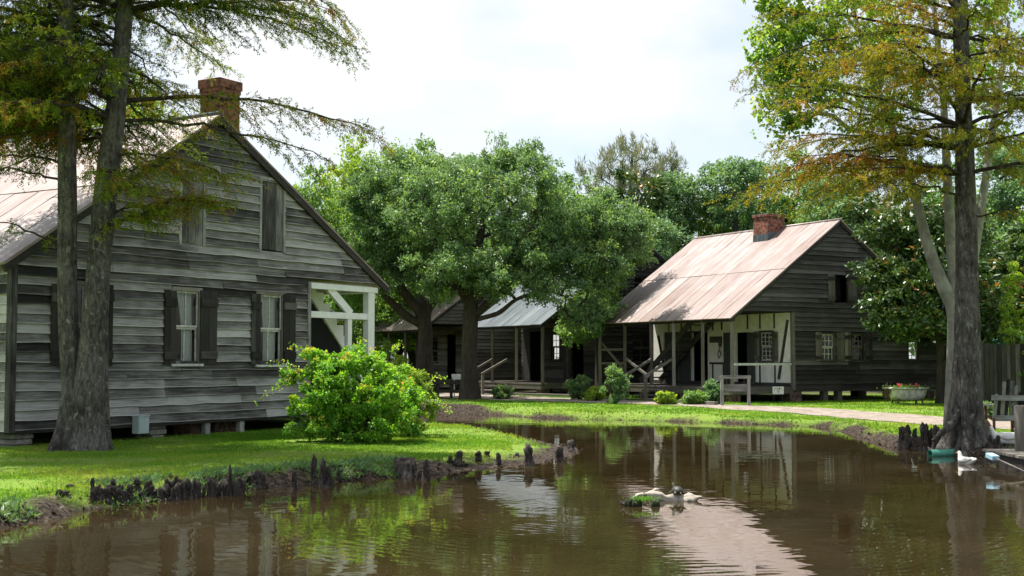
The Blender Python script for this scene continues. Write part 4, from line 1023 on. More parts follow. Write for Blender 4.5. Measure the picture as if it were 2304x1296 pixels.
# --- the twin cypress on the left lawn
TB = ground_at(182, 1013); YT = TB.y
def S(px, py, dy=0): return at(px, py, YT + dy)
stem1 = ([S(160, 1018, .1) - Vector((0,0,.05)), S(162, 960, .12), S(163, 880, .1), S(156, 780, .08), S(152, 640, .05), S(152, 420, .0), S(150, 200, -.1), S(147, 0, -.2), S(144, -350, -.3), S(142, -700, -.3)],
         [.33, .22, .155, .145, .14, .135, .125, .11, .08, .03])
stem2 = ([S(195, 1018) - Vector((0,0,.05)), S(200, 960), S(205, 860), S(212, 740, .05), S(222, 600, .1), S(242, 400, .2), S(266, 200, .35), S(282, 0, .5), S(300, -350, .7), S(310, -750, .8)],
         [.36, .27, .225, .2, .18, .165, .145, .125, .09, .03])

cypress('bald_cypress', 'twin-trunked grey bald cypress on the left lawn close to the large house', TB, [stem1, stem2], 21, L['cypress'], [92, 92], 3.5, (4.9, 10.5), dens=1.0, tint0=.36, sidebias=(PI - .2, .2),
        extra=[(1, 5.25, .05, 4.0, .14, .42, 1.1), (1, 5.0, .3, 3.2, .1, .5, .8), (1, 6.75, -.2, 3.5, .22, .45, 1.0), (1, 6.9, .2, 3.4, .25, .6, 1.2), (1, 6.8, .1, 3.2, .25, .55, 1.2), (1, 7.2, .0, 3.5, .2, .7, 1.2), (1, 7.6, -.1, 3.4, .2, .8, 1.2), (1, 8.5, -.7, 4.2, .2, .3, 1), (1, 9.0, -1.2, 4.2, .2, .3, 1), (0, 8.8, -1.6, 4.2, .2, .3, 1), (0, 9.4, -.9, 4.2, .2, .3, 1), (1, 9.8, -.4, 4.2, .2, .3, 1), (1, 10.2, -1.0, 4.0, .2, .3, 1), (0, 10.0, -1.9, 4.0, .2, .3, 1), (0, 8.2, -2.3, 4.0, .2, .3, 1),
               (1, 3.35, -.2, 1.6, .5, .25, 2.6), (1, 3.2, -.6, 1.3, .45, .3, 2.4), (1, 3.75, .1, 1.8, .3, .3, 2.4), (1, 4.1, -.5, 1.7, .2, .4, 2.4), (1, 4.35, -1.2, 1.5, .1, .4, 1.8), (1, 4.5, -.2, 2.0, .1, .45, 2.2), (1, 3.9, -.9, 1.4, .2, .35, 2.0),
               (0, 3.2, PI - .2, 1.7, .5, .3, .5), (0, 3.9, PI + .1, 1.8, .35, .3, .6), (0, 4.4, PI - .4, 1.9, .3, .4, .7), (0, 5.3, PI, 1.9, .3, .35, 1.0), (0, 4.9, PI + .5, 1.7, .2, .45, .9)])

# --- the cypress standing in its knees at the right shore
RB = ground_at(2182, 1008, .28); YR = RB.y
def Q(px, py, dy=0): return at(px, py, YR + dy)
stemR = ([Q(2182, 1022) - Vector((0,0,.12)), Q(2180, 985), Q(2176, 930), Q(2176, 840), Q(2176, 700), Q(2174, 500), Q(2168, 250), Q(2160, 0), Q(2150, -400), Q(2145, -800)],
         [.45, .32, .255, .225, .195, .16, .135, .115, .08, .03])
rcy = cypress('bald_cypress', 'amber tinged bald cypress with flared trunk among knees on the right shore', RB, [stemR], 8, L['cypress_r'], [84], 3.6, (4.5, 10.5), dens=.95, tint0=.36, flare=1.25, sidebias=(math.pi, .25),
        extra=[(0, 4.3, PI, 2.6, .25, .3, .6), (0, 4.0, PI + .6, 2.2, .2, .3, .5), (0, 4.5, .2, 1.6, .3, .3, .8), (0, 3.7, -.4, 1.3, .3, .3, .7), (0, 4.6, PI - .3, 3.9, .22, .4, .7)])
for (x0, y0, x1, y1, x2, y2, r) in ((2160, 925, 2135, 962, 2100, 985, .1), (2200, 940, 2222, 985, 2245, 1008, .1), (2170, 950, 2160, 995, 2150, 1022, .09), (2192, 960, 2200, 1005, 2210, 1030, .09)):
    mb = MB(); pts = [Q(x0, y0, -.1) - RB, Q(x1, y1, -.25) - RB, Q(x2, y2, -.35) - RB]; mid = [pts[0].lerp(pts[1], .5) + Vector((0, 0, -.02))]
    mb.tube([pts[0], mid[0], pts[1], pts[1].lerp(pts[2], .5), pts[2] - Vector((0, 0, .05))], [r * .4, r * .55, r * .6, r * .5, r * .3], 12, mod=lambda i, k, th: 1 + .12 * math.sin(3 * th + i)); mb.build('root', M['bark_grey'], rcy, smooth=True)
# --- pale-trunked broadleaf behind it
YS = YR + 1.6
def T(px, py, dy=0): return at(px, py, YS + dy)
SB = Vector((T(2150, 950).x, YS, 0)); SB.z = gz(SB.x, SB.y)
s1 = ([SB - Vector((0,0,.1)), T(2152, 880), T(2150, 800), T(2146, 700), T(2120, 640), T(2085, 545, .2), T(2050, 400, .6), T(1990, 240, 1.0), T(1930, 60, 1.3), T(1880, -150, 1.5)], [.22, .175, .155, .135, .115, .095, .075, .06, .04, .02])
s2 = ([T(2152, 840), T(2152, 760), T(2148, 660), T(2138, 520, .3), T(2130, 360, .6), T(2120, 180, .9), T(2100, 0, 1.1), T(2090, -200, 1.2)], [.12, .115, .105, .09, .075, .06, .04, .02])
s3 = ([T(2155, 860), T(2162, 780, .2), T(2180, 640, .4), T(2210, 450, .7), T(2240, 250, 1.0), T(2270, 50, 1.2)], [.12, .12, .1, .08, .06, .03])
grow('sweetgum_tree', 'pale barked tree forking low, with light green leaves, directly behind the right shore cypress', 'tree', SB, [s1, s2, s3],
     [blob(1800, 130, YS + 1, 110, 200, 76), blob(1745, 60, YS + 1.2, 60, 150, 40), blob(1760, 250, YS + .8, 60, 60, 8), blob(1930, 100, YS + 1.5, 170, 220, 80), blob(2100, 60, YS + 2, 180, 230, 40), blob(2260, 140, YS + 2, 120, 280, 36), blob(1950, 330, YS + 1, 120, 100, 10)],
     L['sweet'], M['bark_pale'], 31, cr=.3, per=70, ln=.085, wd=.07, k0=.55, rt=.009, droop=.5, tint_hi=.05, shellp=.6)

# --- live oaks in the middle
YO = 42.0
OB = at(1055, 898, YO); OB.z = gz(OB.x, OB.y)
o1 = ([OB - Vector((0,0,.1)), at(1055, 850, YO), at(1056, 780, YO), at(1060, 700, YO), at(1062, 640, YO), at(1075, 560, YO), at(1090, 480, YO + .5)], [.38, .28, .25, .24, .2, .15, .09])
o1b = ([at(1062, 680, YO), at(1100, 640, YO - .3), at(1150, 570, YO - .6), at(1210, 500, YO - .8)], [.2, .18, .13, .07])
o1c = ([at(1062, 715, YO), at(1100, 680, YO - .3), at(1160, 625, YO - .6), at(1240, 595, YO - .9), at(1320, 560, YO - 1)], [.13, .11, .085, .06, .03])
o1e = ([at(1066, 720, YO), at(1120, 705, YO - .5), at(1165, 672, YO - .9), at(1230, 655, YO - 1.2), at(1275, 668, YO - 1.3)], [.08, .075, .06, .045, .02])
o1f = ([at(1058, 670, YO), at(1030, 650, YO - .3), at(1005, 640, YO - .6), at(960, 600, YO - .8)], [.12, .1, .08, .04])
o1d = ([at(1060, 690, YO), at(1025, 630, YO + .2), at(985, 560, YO + .4), at(950, 480, YO + .6)], [.18, .16, .11, .06])
grow('live_oak', 'broad dark live oak with forking trunk in front of the grey roofed cottage', 'tree', OB, [o1, o1b, o1c, o1d, o1e, o1f],
     [blob(1130, 470, YO, 190, 125, 120), blob(1000, 470, YO + .5, 130, 110, 50), blob(1260, 500, YO, 150, 90, 66), blob(1360, 520, YO, 95, 80, 36), blob(1130, 600, YO - 1, 160, 60, 34), blob(1345, 605, YO - 1, 55, 55, 18), blob(1215, 665, YO - 1.3, 50, 22, 7), blob(1310, 700, YO - .8, 60, 45, 16), blob(1425, 520, YO, 45, 50, 16), blob(1220, 580, YO - .6, 90, 40, 20), blob(1130, 390, YO + 1, 110, 50, 22), blob(1020, 590, YO - 1, 110, 45, 26), blob(1180, 350, YO + 1, 60, 40, 10), blob(1240, 640, YO - 1.2, 60, 26, 9), blob(1110, 640, YO - .8, 50, 26, 7), blob(985, 650, YO - .5, 40, 26, 7), blob(1270, 590, YO - .5, 90, 45, 22)],
     L['oak'], M['bark_dark'], 41, cr=.48, per=270, ln=.1, wd=.05, k0=.45, rt=.013)
YO2 = 45.0
OA = at(955, 850, YO2); OA.z = gz(OA.x, OA.y)
a1 = ([OA - Vector((0,0,.1)), at(957, 800, YO2), at(957, 755, YO2), at(955, 705, YO2), at(985, 655, YO2), at(1000, 580, YO2)], [.36, .28, .25, .24, .15, .08])
a2 = ([at(955, 720, YO2), at(935, 690, YO2 - .2), at(900, 640, YO2 - .4), at(905, 580, YO2 - .4), at(890, 500, YO2)], [.2, .18, .15, .11, .06])
a3 = ([at(950, 730, YO2), at(915, 712, YO2 - .2), at(880, 680, YO2 - .5), at(850, 640, YO2 - .6), at(840, 580, YO2)], [.16, .15, .13, .09, .04])
grow('live_oak', 'dark live oak with low spreading limbs beside the white porch', 'tree', OA, [a1, a2, a3],
     [blob(900, 450, YO2, 130, 110, 90), blob(860, 560, YO2, 80, 70, 34), blob(980, 560, YO2 - .5, 90, 70, 40), blob(940, 380, YO2 + 1, 120, 60, 34), blob(1000, 640, YO2 - 1, 50, 30, 8), blob(850, 470, YO2 + .5, 80, 90, 34), blob(885, 620, YO2 - .8, 60, 40, 16), blob(815, 600, YO2 - .3, 40, 50, 14)],
     L['oak'], M['bark_dark'], 43, cr=.5, per=270, ln=.105, wd=.052, k0=.5, rt=.013)
YO3 = 45.5
OC = at(1352, 880, YO3); OC.z = gz(OC.x, OC.y)
c1 = ([OC - Vector((0,0,.1)), at(1350, 800, YO3), at(1346, 700, YO3), at(1355, 600, YO3), at(1370, 500, YO3)], [.22, .18, .16, .13, .06])
grow('small_oak', 'slender leafy oak squeezed between the grey roof and the pink roof', 'tree', OC, [c1],
     [blob(1350, 560, YO3, 85, 90, 46), blob(1420, 540, YO3, 50, 60, 22), blob(1330, 690, YO3 - .6, 58, 75, 40), blob(1375, 620, YO3, 45, 60, 18), blob(1300, 735, YO3 - .8, 48, 40, 16)],
     L['oakmid'], M['bark_dark'], 44, cr=.48, per=300, ln=.1, wd=.052, k0=.3, rt=.012)
# --- magnolia at the right end of the cottage
YM = 38.2
MBs = at(2122, 905, YM); MBs.z = gz(MBs.x, MBs.y)
m1 = ([MBs - Vector((0,0,.1)), at(2122, 840, YM), at(2118, 760, YM), at(2112, 660, YM), at(2100, 560, YM), at(2090, 470, YM)], [.24, .19, .17, .14, .1, .05])
grow('magnolia_tree', 'glossy dark magnolia with rusty leaf tips covering the right end of the plaster porch cottage', 'tree', MBs, [m1],
     [blob(2030, 690, YM - .5, 90, 66, 50), blob(2080, 610, YM, 130, 80, 60), blob(2030, 530, YM, 90, 45, 26), blob(2120, 520, YM, 120, 70, 36), blob(2160, 720, YM, 110, 90, 46), blob(1990, 620, YM - .3, 55, 40, 16)],
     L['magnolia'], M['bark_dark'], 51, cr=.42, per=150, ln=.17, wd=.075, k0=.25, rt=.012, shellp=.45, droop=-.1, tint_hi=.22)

# --- background trees: a few kinds grown once, then copied
def kind(name, label, leafm, seed, h, wx, per, ln, wd, n, bark_='bark_dark', cr=.8, rt=.014, sh=.5, low=.2, fl=.75, bare=0):
    tr = [((0,0,-.1), (.1,0,h*.25), (.05,.1,h*.5), (0,0,h*.8)), (.028*h, .022*h, .016*h, .005*h)]
    rng = np.random.RandomState(seed); bl = []
    for i in range(7):
        a = rng.uniform(0, 6.28); z = h * rng.uniform(low + .12, .88); rr = wx * rng.uniform(.1, .55) * (1.15 - abs(z / h - .5))
        bl.append((Vector((math.cos(a) * rr, math.sin(a) * rr, z)), wx * rng.uniform(.3, .48), wx * rng.uniform(.3, .48), h * rng.uniform(.1, .19), n // 8))
    bl.append((Vector((0, 0, h * .84)), wx * .3, wx * .3, h * .15, n // 8))
    return grow(name, label, 'tree', (0, 0, 0), [tr], bl, leafm, M[bark_], seed, cr=cr, per=per, ln=ln, wd=wd, k0=.3, rt=rt, shellp=sh, fl=fl, bare=bare)
KA = kind('broadleaf_tree', 'x', L['oakmid'], 61, 10, 4.6, 300, .16, .085, 130)
KB = kind('broadleaf_tree', 'x', L['blue'], 62, 11, 4.2, 300, .16, .085, 130)
KC = kind('broadleaf_tree', 'x', L['yellow'], 63, 9, 4.0, 260, .14, .075, 110, cr=.7)
KD = kind('magnolia_tree', 'x', L['magnolia'], 64, 9, 3.2, 200, .22, .1, 120, cr=.6, sh=.4)
KE = kind('airy_tree', 'x', L['blue'], 65, 11, 3.2, 90, .13, .06, 90, cr=.55, low=.35, rt=.016)
used = set()
GRP = 'trees behind the cottages'
def place(proto, px, top, Y, wpx, label, rz=0, hh=None):
    """stand a copy with its crown top at the given height and width"""
    b_ = at(px, 850, Y); b_.z = gz(b_.x, b_.y) - .05; tp = at(px, top, Y).z
    h = tp - b_.z; sz = h / PH[proto.name]; sx = (wpx * Y / F) / PW[proto.name]
    if proto.name not in used:
        used.add(proto.name); proto.location = b_; proto.rotation_euler = (0, 0, rz); proto.scale = (sx, sx, sz); proto['label'] = label; proto['group'] = GRP; return proto
    return dup(proto, b_, rz, label, (sx, sx, sz), GRP)
PH = {}; PW = {}
for o_ in (KA, KB, KC, KD, KE):
    cr_ = [c for c in o_.children if c.name.startswith('crown')][0]
    co = np.empty(len(cr_.data.vertices) * 3, np.float32); cr_.data.vertices.foreach_get('co', co); co = co.reshape(-1, 3)
    PH[o_.name] = np.percentile(co[:, 2], 99.7); PW[o_.name] = np.percentile(co[:, 0], 99) - np.percentile(co[:, 0], 1)
for a in [
    (KA, 60, 120, 36, 420, 'leafy green tree rising behind the left end of the large house roof', 1.2),
    (KC, 330, 190, 37, 300, 'sunlit yellow green tree behind the large roof, left of its chimney', .4),
    (KB, -120, 90, 40, 360, 'bluish green tree at the left edge behind the large roof', 2.0),
    (KC, 770, 315, 51, 270, 'yellow green tree right of the large gable, level with its peak', 2.6),
    (KA, 700, 385, 47, 220, 'mid green tree tucked closest behind the right slope of the large gable', .9),
    (KA, 950, 322, 56, 260, 'green rounded tree rising behind the low limbed oak', 3.3),
    (KE, 1110, 300, 58, 190, 'airy light tree poking above the broad oak crown', 0.3),
    (KB, 1030, 360, 62, 320, 'bluish tree far behind, between the two oak crowns', 4.1),
    (KE, 1235, 352, 52, 110, 'thin upright tree right of the broad oak crown top', 2.2),
    (KA, 1300, 400, 56, 260, 'green tree behind the right shoulder of the broad oak', 5.2),
    (KD, 1440, 392, 56, 190, 'dark magnolia with brownish leaves below the grey pine', .5),
    (KC, 1555, 415, 62, 150, 'pale yellow green tree between the brown magnolia and the cottage chimney', 1.5),
    (KB, 1545, 395, 61, 250, 'bluish green tree filling the gap between the brown magnolia and the cottage chimney', 2.5),
    (KB, 1500, 500, 54, 220, 'bluish green tree just left of the pink roof ridge', 3.0),
    (KB, 1660, 360, 60, 290, 'tall bluish green tree behind the cottage chimney', 1.0),
    (KA, 1790, 345, 64, 300, 'green tree behind the right half of the pink roof ridge', 2.8),
    (KB, 1880, 400, 56, 260, 'shaded bluish tree behind the peak of the dark gable', 4.4),
    (KD, 2010, 430, 50, 300, 'large dark magnolia behind the dark gable end', 3.6),
    (KA, 2130, 380, 54, 300, 'shadowed green tree behind the right shore cypress trunk', .2),
    (KB, 2260, 330, 52, 320, 'tall leafy tree at the right edge behind the board fence', 5.5),
    (KD, 2290, 520, 42, 260, 'dark magnolia hanging over the board fence at the right edge', 1.9),
    (KA, 2420, 400, 46, 380, 'dense green tree outside the board fence corner', 1.1),
    (KA, 830, 560, 60, 260, 'lower green tree seen through the white porch', 5.9),
    (KC, 900, 640, 62, 220, 'low sunlit tree beyond the left cottage eave', 3.9),
    (KA, 1180, 480, 64, 340, 'green tree behind the grey roof', 2.1),
    (KB, 1420, 560, 62, 300, 'bluish tree behind the gap between grey and pink roofs', .8),
    (KA, 1980, 560, 60, 420, 'green tree low behind the cottage right end', 4.9),
    (KB, 560, 420, 50, 300, 'bluish green tree hidden mostly by the large gable', 3.1),
    (KA, 770, 640, 64, 260, 'low green tree framed by the white stair porch', 4.4),
    (KC, 930, 690, 66, 260, 'low yellow green tree behind the left cottage posts', 1.7),
    (KB, 850, 700, 70, 300, 'low bluish tree deep in the gap left of the pink cottage', 2.2),
]: place(*a)
# --- grey pine with upswept needle brushes
YP = 72.0; PB = at(1415, 850, YP); PB.z = gz(PB.x, PB.y)
pts = [PB - Vector((0,0,.1)), at(1415, 700, YP), at(1418, 560, YP), at(1420, 440, YP), at(1422, 350, YP)]
PN = grow('pine_tree', 'tall grey green pine standing against the sky above the brown magnolia', 'tree', PB, [(pts, [.3, .26, .2, .14, .06])],
     [blob(1425, 378, YP, 95, 62, 60), blob(1330, 410, YP, 42, 50, 16), blob(1505, 395, YP, 32, 55, 18), blob(1420, 450, YP, 110, 50, 24)],
     L['pine'], M['bark_grey'], 71, cr=.3, per=80, ln=.36, wd=.035, k0=.6, rt=.016, droop=-1.3, up=.0, fl=2.3)
# --- wood closing the view far behind
rng = np.random.RandomState(91); n = 420; cl = []
for i in range(n):
    x = rng.uniform(-62, 62); y = rng.uniform(80, 96) + abs(x) * .06; cl.append((x, y, rng.uniform(.5, 7.5 if abs(x - 12) > 8 else 6.0)))
c, ax, no, l_, w_, t = leaves(np.array(cl), rng, 110, 2.1, .42, .24)
o = rhombs('far_wood', c, ax, no, l_, w_, t, L['oakmid'], fold=.1); tag(o, 'dense green wood closing the view far behind the cottages', 'woods', kind='stuff')

# ------------------------------------------------------------------ shrubs
def shrub(name, label, c, rx, ry, rz, leafm, seed, n=60, per=160, cr=.2, ln=.05, wd=.03, group=None, cat='shrub', sh=.4, droop=.1, clip=False, th=.25, rt=.005):
    zg = gz(c.x, c.y); base = Vector((c.x, c.y, zg - .03))
    st = []
    rg = random.Random(seed)
    for i in range(4):
        a = i * 1.6 + rg.random(); st.append(([base + Vector((math.cos(a) * .05, math.sin(a) * .05, 0)), base + Vector((math.cos(a) * rx * .25, math.sin(a) * ry * .25, rz * .5)), base + Vector((math.cos(a) * rx * .5, math.sin(a) * ry * .5, rz))], [.025, .018, .008]))
    r = grow(name, label, cat, base, st, [(base + Vector((0, 0, rz * 1.02)), rx, ry, rz * .98, n)], leafm, M['bark_dark'], seed, cr=cr, per=per, ln=ln, wd=wd, k0=.2, rt=rt, shellp=sh, droop=droop, crown='foliage', tint_hi=th, group=group, seglen=.25)
    return r
q = ground_at(805, 1000); YBu = q.y + .9; bc = at(800, 900, YBu)
zg = gz(bc.x, YBu); bbase = Vector((bc.x, YBu, zg - .03))
bst = [([bbase + Vector((math.cos(a)*.1, math.sin(a)*.1, 0)), bbase + Vector((math.cos(a)*.4, math.sin(a)*.4, .5)), bbase + Vector((math.cos(a)*.7, math.sin(a)*.6, 1.1))], [.04, .03, .012]) for a in (0, 1.1, 2.3, 3.4, 4.6, 5.5)]
shoots = [blob(655, 850, YBu, 28, 26, 5, .3), blob(700, 820, YBu, 40, 30, 12, .4), blob(680, 950, YBu - .2, 34, 42, 9, .4)]
bush = grow('vine_bush', 'big rounded bright green vine bush on the lawn below the white porch', 'bush', bbase, bst,
     [blob(790, 880, YBu, 105, 88, 90, 1.0), blob(880, 890, YBu + .1, 75, 70, 55, .9), blob(740, 900, YBu - .1, 70, 70, 46, .8), blob(820, 950, YBu - .2, 125, 45, 60, .9), blob(790, 815, YBu, 80, 28, 26, .6)] + shoots,
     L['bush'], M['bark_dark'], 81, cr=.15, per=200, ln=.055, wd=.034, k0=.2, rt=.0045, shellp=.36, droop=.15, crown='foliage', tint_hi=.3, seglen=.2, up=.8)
tb = MB(); rg = random.Random(4); tc_ = []
for (x0, y0, x1, y1, bw) in ((690, 860, 600, 885, .25), (680, 840, 612, 820, .2), (690, 875, 575, 905, .3), (960, 900, 1015, 930, .15), (950, 880, 1000, 850, .2), (700, 800, 655, 780, .12), (800, 790, 815, 768, .1), (880, 800, 900, 775, .1)):
    p = at(x0, y0, YBu) - bbase; e = at(x1, y1, YBu - .2) - bbase; pl = []
    for k in range(9):
        f = k / 8; v_ = p.lerp(e, f) + Vector((0, 0, bw * math.sin(math.pi * f) * .5)); pl.append(v_ + Vector((rg.gauss(0, .012),) * 3)); 
        if k > 1: tc_ += [v_ + Vector((rg.gauss(0, .03), rg.gauss(0, .03), rg.gauss(0, .03))) for _ in range(7)]
    tb = MB(); tb.tube(pl, [.005 * (1 - .7 * k / 8) for k in range(9)], 4); tb.build('tendril', M['bark_pale'], bush)
rng = np.random.RandomState(3); N = len(tc_); rhombs('trailing_foliage', np.array([tuple(v_) for v_ in tc_]), rng.normal(0, 1, (N, 3)), rng.normal(0, .6, (N, 3)) + [0, 0, .7], rng.uniform(.03, .055, N), .028, rng.uniform(.5, 1, N), L['bush'], bush)
hb = at(925, 880, YBu + 1.6); shrub('clipped_shrub', 'round clipped yellow green shrub directly behind the vine bush', hb, .48, .5, .62, L['yellow'], 82, 110, 150, .1, .035, .022, sh=.2, th=.2)
for (px, py, Y, wpx, hpx, lm, lab, cat, sd) in [
    (1385, 905, 38.0, 62, 88, 'oak', 'dark columnar evergreen shrub at the left end of the plaster porch', 'shrub', 83),
    (1500, 900, 37.6, 46, 34, 'yellow', 'low yellow green plant right of the front steps', 'plant', 84),
    (1562, 902, 37.7, 60, 30, 'oakmid', 'low leafy plant in the timber edged bed below the porch', 'plant', 85),
    (1608, 898, 38.1, 50, 56, 'blue', 'pale bluish shrub beside the wooden frame sign', 'shrub', 86),
    (1338, 890, 40.6, 46, 36, 'yellow', 'spiky bright plant left of the dark columnar shrub', 'plant', 87),
    (1305, 885, 42.2, 60, 60, 'oak', 'dim shrub in the shade before the grey roofed cottage', 'shrub', 88),
    (1130, 882, 42.6, 50, 30, 'oak', 'low dark shrub right of the broad oak trunk', 'shrub', 89),
    (895, 850, 43.5, 70, 100, 'yellow', 'sunlit bush in the gap left of the low limbed oak', 'bush', 90),
    (860, 850, 50, 90, 120, 'oakmid', 'green bush behind the white porch posts', 'bush', 91),
    (2288, 700, 37.0, 80, 330, 'yellow', 'tall bright young tree at the right edge', 'tree', 92),
    (2225, 880, 31, 60, 40, 'oak', 'dark ground shrub behind the slatted chair', 'shrub', 93),
]:
    c = at(px, py, Y); rx = wpx * Y / F / 2; rz = hpx * Y / F / 2
    big = hpx > 150
    shrub('young_tree' if big else 'shrub', lab, c, rx, rx, rz, L[lm], sd, 60 if big else 34, 120 if not big else 160, max(.09, rx * .34), .07, .04, cat=cat)
# ------------------------------------------------------------------ cypress knees
def knee_mesh(seed, two=False):
    rg = random.Random(seed); mb = MB(); n = 16; m = 13; v = seed % 3
    ph = [rg.uniform(0, 6.28) for _ in range(4)]; lx, ly = rg.gauss(0, .3), rg.gauss(0, .3); pts = []; rr = []
    kz = rg.uniform(.72, .9); kb = rg.uniform(.05, .28) if v else .0; wst = rg.uniform(.48, .72)
    for i in range(m):
        z = i / (m - 1); r = (wst + (1.25 - wst) * math.exp(-z * 5.5)) * (1 - .25 * z) + kb * math.exp(-((z - kz) / .13) ** 2)
        if z > .78: r *= (1 - ((z - .78) / .22) ** 2.4 * .86)
        pts.append((lx * z * z * .5 + rg.gauss(0, .03), ly * z * z * .5 + rg.gauss(0, .03), z)); rr.append(r * .5)
    mb.tube(pts, rr, n, mod=lambda i, k, th: (1 + .2 * math.sin(3 * th + ph[0] + i * .25) + .13 * math.sin(5 * th + ph[1] - i * .5) + rg.gauss(0, .05)), cap=True)
    return mb.build('cypress_knee', M['knee'], smooth=True)
kn = [knee_mesh(s) for s in range(100, 116)]
knu = set()
GL = 'cypress knees along the left bank'; GR = 'cypress knees around the right shore cypress'
def put_knee(px, ptop, pbase, wpx, label, group, zb=WZ):
    p = ground_at(px, pbase)
    z0 = max(min(gz(p.x, p.y), .6), WZ - .08) - .03
    top = at(px, ptop, p.y).z; h = max(.05, top - z0); wd = wpx * 1.5 * p.y / F
    k = random.Random(int(px * 7 + ptop)); src = kn[k.randrange(len(kn))]
    if src.name in knu: o = src.copy(); C.objects.link(o)
    else: o = src; knu.add(src.name)
    o.location = (p.x, p.y, z0); o.scale = (wd, wd * k.uniform(.8, 1.2), h); o.rotation_euler = (0, 0, k.uniform(0, 6.28))
    tag(o, label, 'cypress knee', group); return o
ROW = 'dark knobbly cypress knee crowded in the long row along the left waterline'
for (px, t, b_, w_) in [(205,1098,1128,13),(215,1090,1124,15),(228,1094,1126,13),(240,1090,1128,17),(250,1102,1130,12),(265,1092,1132,14),(280,1095,1136,15),(292,1105,1133,12),(328,1080,1112,14),(342,1087,1118,12),(364,1089,1128,15),(377,1086,1126,14),(388,1092,1127,12),(400,1082,1126,15),(412,1079,1124,14),(424,1069,1122,15),(437,1067,1121,16),(447,1076,1120,13),(470,1067,1117,15),(478,1073,1117,12),(491,1083,1116,12),(507,1069,1116,16),(529,1076,1116,13),(540,1071,1112,14),(352,1098,1124,12),(316,1102,1126,12),(458,1090,1118,11)]:
    put_knee(px, b_ - (b_ - t) * .86, b_, w_, ROW, GL)
rgk = random.Random(77)
for k_ in range(34):
    px = rgk.uniform(206, 548); f_ = (px - 206) / 342; b_ = 1124 - 14 * f_ + rgk.uniform(-16, 3); put_knee(px, b_ - rgk.uniform(14, 34), b_, rgk.uniform(9, 16), ROW, GL)
for (px, t, b_, w_, lab) in [
    (159,1089,1101,20,'lone pale knee like a small mound on the grass, left of the knee row'),
    (132,1101,1116,18,'low rounded knee farthest left on the bank'), (148,1103,1116,14,'low knee touching the farthest left knee'),
    (517,1046,1116,13,'tall thin knee poking above the right end of the crowded row'),
    (561,1065,1084,13,'small dark knee standing back on the grass right of the crowded row'),
    (578,1056,1098,18,'stout knee with a split top right of the crowded row'), (589,1060,1098,15,'stout knee pressed against the split topped knee'),
    (661,1059,1101,14,'single upright knee at the waterline left of the tall pair'),
    (708,1026,1092,13,'left of the two tall post-like knees'), (727,1029,1096,16,'right of the two tall post-like knees'), (740,1047,1096,14,'shorter knee joined to the tall pair on its right'),
    (761,1056,1082,12,'small knee just right of the tall pair, set back in the mud'),
    (943,1056,1080,12,'small knee between the broad stump and the post-like knee'),
    (957,1034,1081,18,'post-like knee standing at the water right of the broad stump'),
    (1030,1013,1046,22,'stubby flat topped knee on the muddy middle of the bank'), (1013,1024,1040,10,'tiny knee hugging the stubby flat topped one'),
    (1077,1016,1037,15,'short dark knee right of the stubby flat topped one'), (1097,1015,1028,14,'small knee set back on the grass near the point'),
    (1121,1018,1048,14,'knee at the water halfway between stubby knee and the point'), (1163,1018,1028,9,'tiniest knee in the grass near the point'),
    (1190,1002,1047,19,'big bullet shaped knee near the point of the lawn'), (1262,1000,1039,22,'wide footed knee at the point of the lawn'), (1284,989,1018,20,'leaning knee at the very tip of the lawn')]:
    put_knee(px, t, b_, w_, lab, GL)
for (px, t, b_, w_, lab) in [
    (2030,959,1006,16,'leftmost knee of the right shore cluster'), (2042,955,1006,15,'second knee from the left in the right shore cluster'), (2058,963,985,11,'small knee behind the left end of the right shore cluster'),
    (2079,950,1014,19,'tallest pointed knee of the right shore cluster'), (2087,955,1010,12,'thin knee right against the tallest pointed knee'), (2096,962,1008,12,'thin knee beside the leaning one on the right shore'),
    (2107,956,1018,20,'leaning knee with broad foot on the right shore'), (2125,976,1010,13,'short knee between the leaning knee and the flared trunk'), (2133,984,1012,10,'smallest knee at the foot of the flared trunk'),
    (2228,980,1006,10,'left of three thin knees before the white goose'), (2239,986,1006,8,'middle of three thin knees before the white goose'), (2247,979,1006,10,'right of three thin knees before the white goose')]:
    put_knee(px, t, b_, w_, lab, GR)
# ------------------------------------------------------------------ broad hollow stump on the left bank
p = on_plane(910, 1073, WZ); z0 = WZ - .05; hs = at(910, 1031, p.y).z - z0; ws = 44 * p.y / F
mb = MB(); rg = random.Random(9); n = 26; prof = [(0, .62), (.15, .55), (.4, .5), (.7, .47), (.9, .45), (1.0, .4)]
mb.tube([(0, 0, z * hs) for z, r in prof] + [(0, 0, hs * .72), (0, 0, hs * .6)], [r * ws for z, r in prof] + [.3 * ws, .05 * ws], n, mod=lambda i, k, th: 1 + .16 * math.sin(4 * th + 1) + .1 * math.sin(7 * th + i * .5) + rg.gauss(0, .06))
st = thing('tree_stump', 'broad dark hollow stump with hanging roots on the left waterline', 'stump', (p.x, p.y + .1, z0)); mb.build('stump', M['knee'], st, smooth=True)
for k in range(9):
    a = rg.uniform(0, 6.28); r0 = ws * .48; b = MB()
    b.tube([(math.cos(a) * r0, math.sin(a) * r0, hs * rg.uniform(.3, .7)), (math.cos(a) * r0 * 1.25, math.sin(a) * r0 * 1.25, hs * .25), (math.cos(a + .2) * r0 * 1.7, math.sin(a + .2) * r0 * 1.7, -.02)], [.018, .014, .008], 5); b.build('root', M['knee'], st)

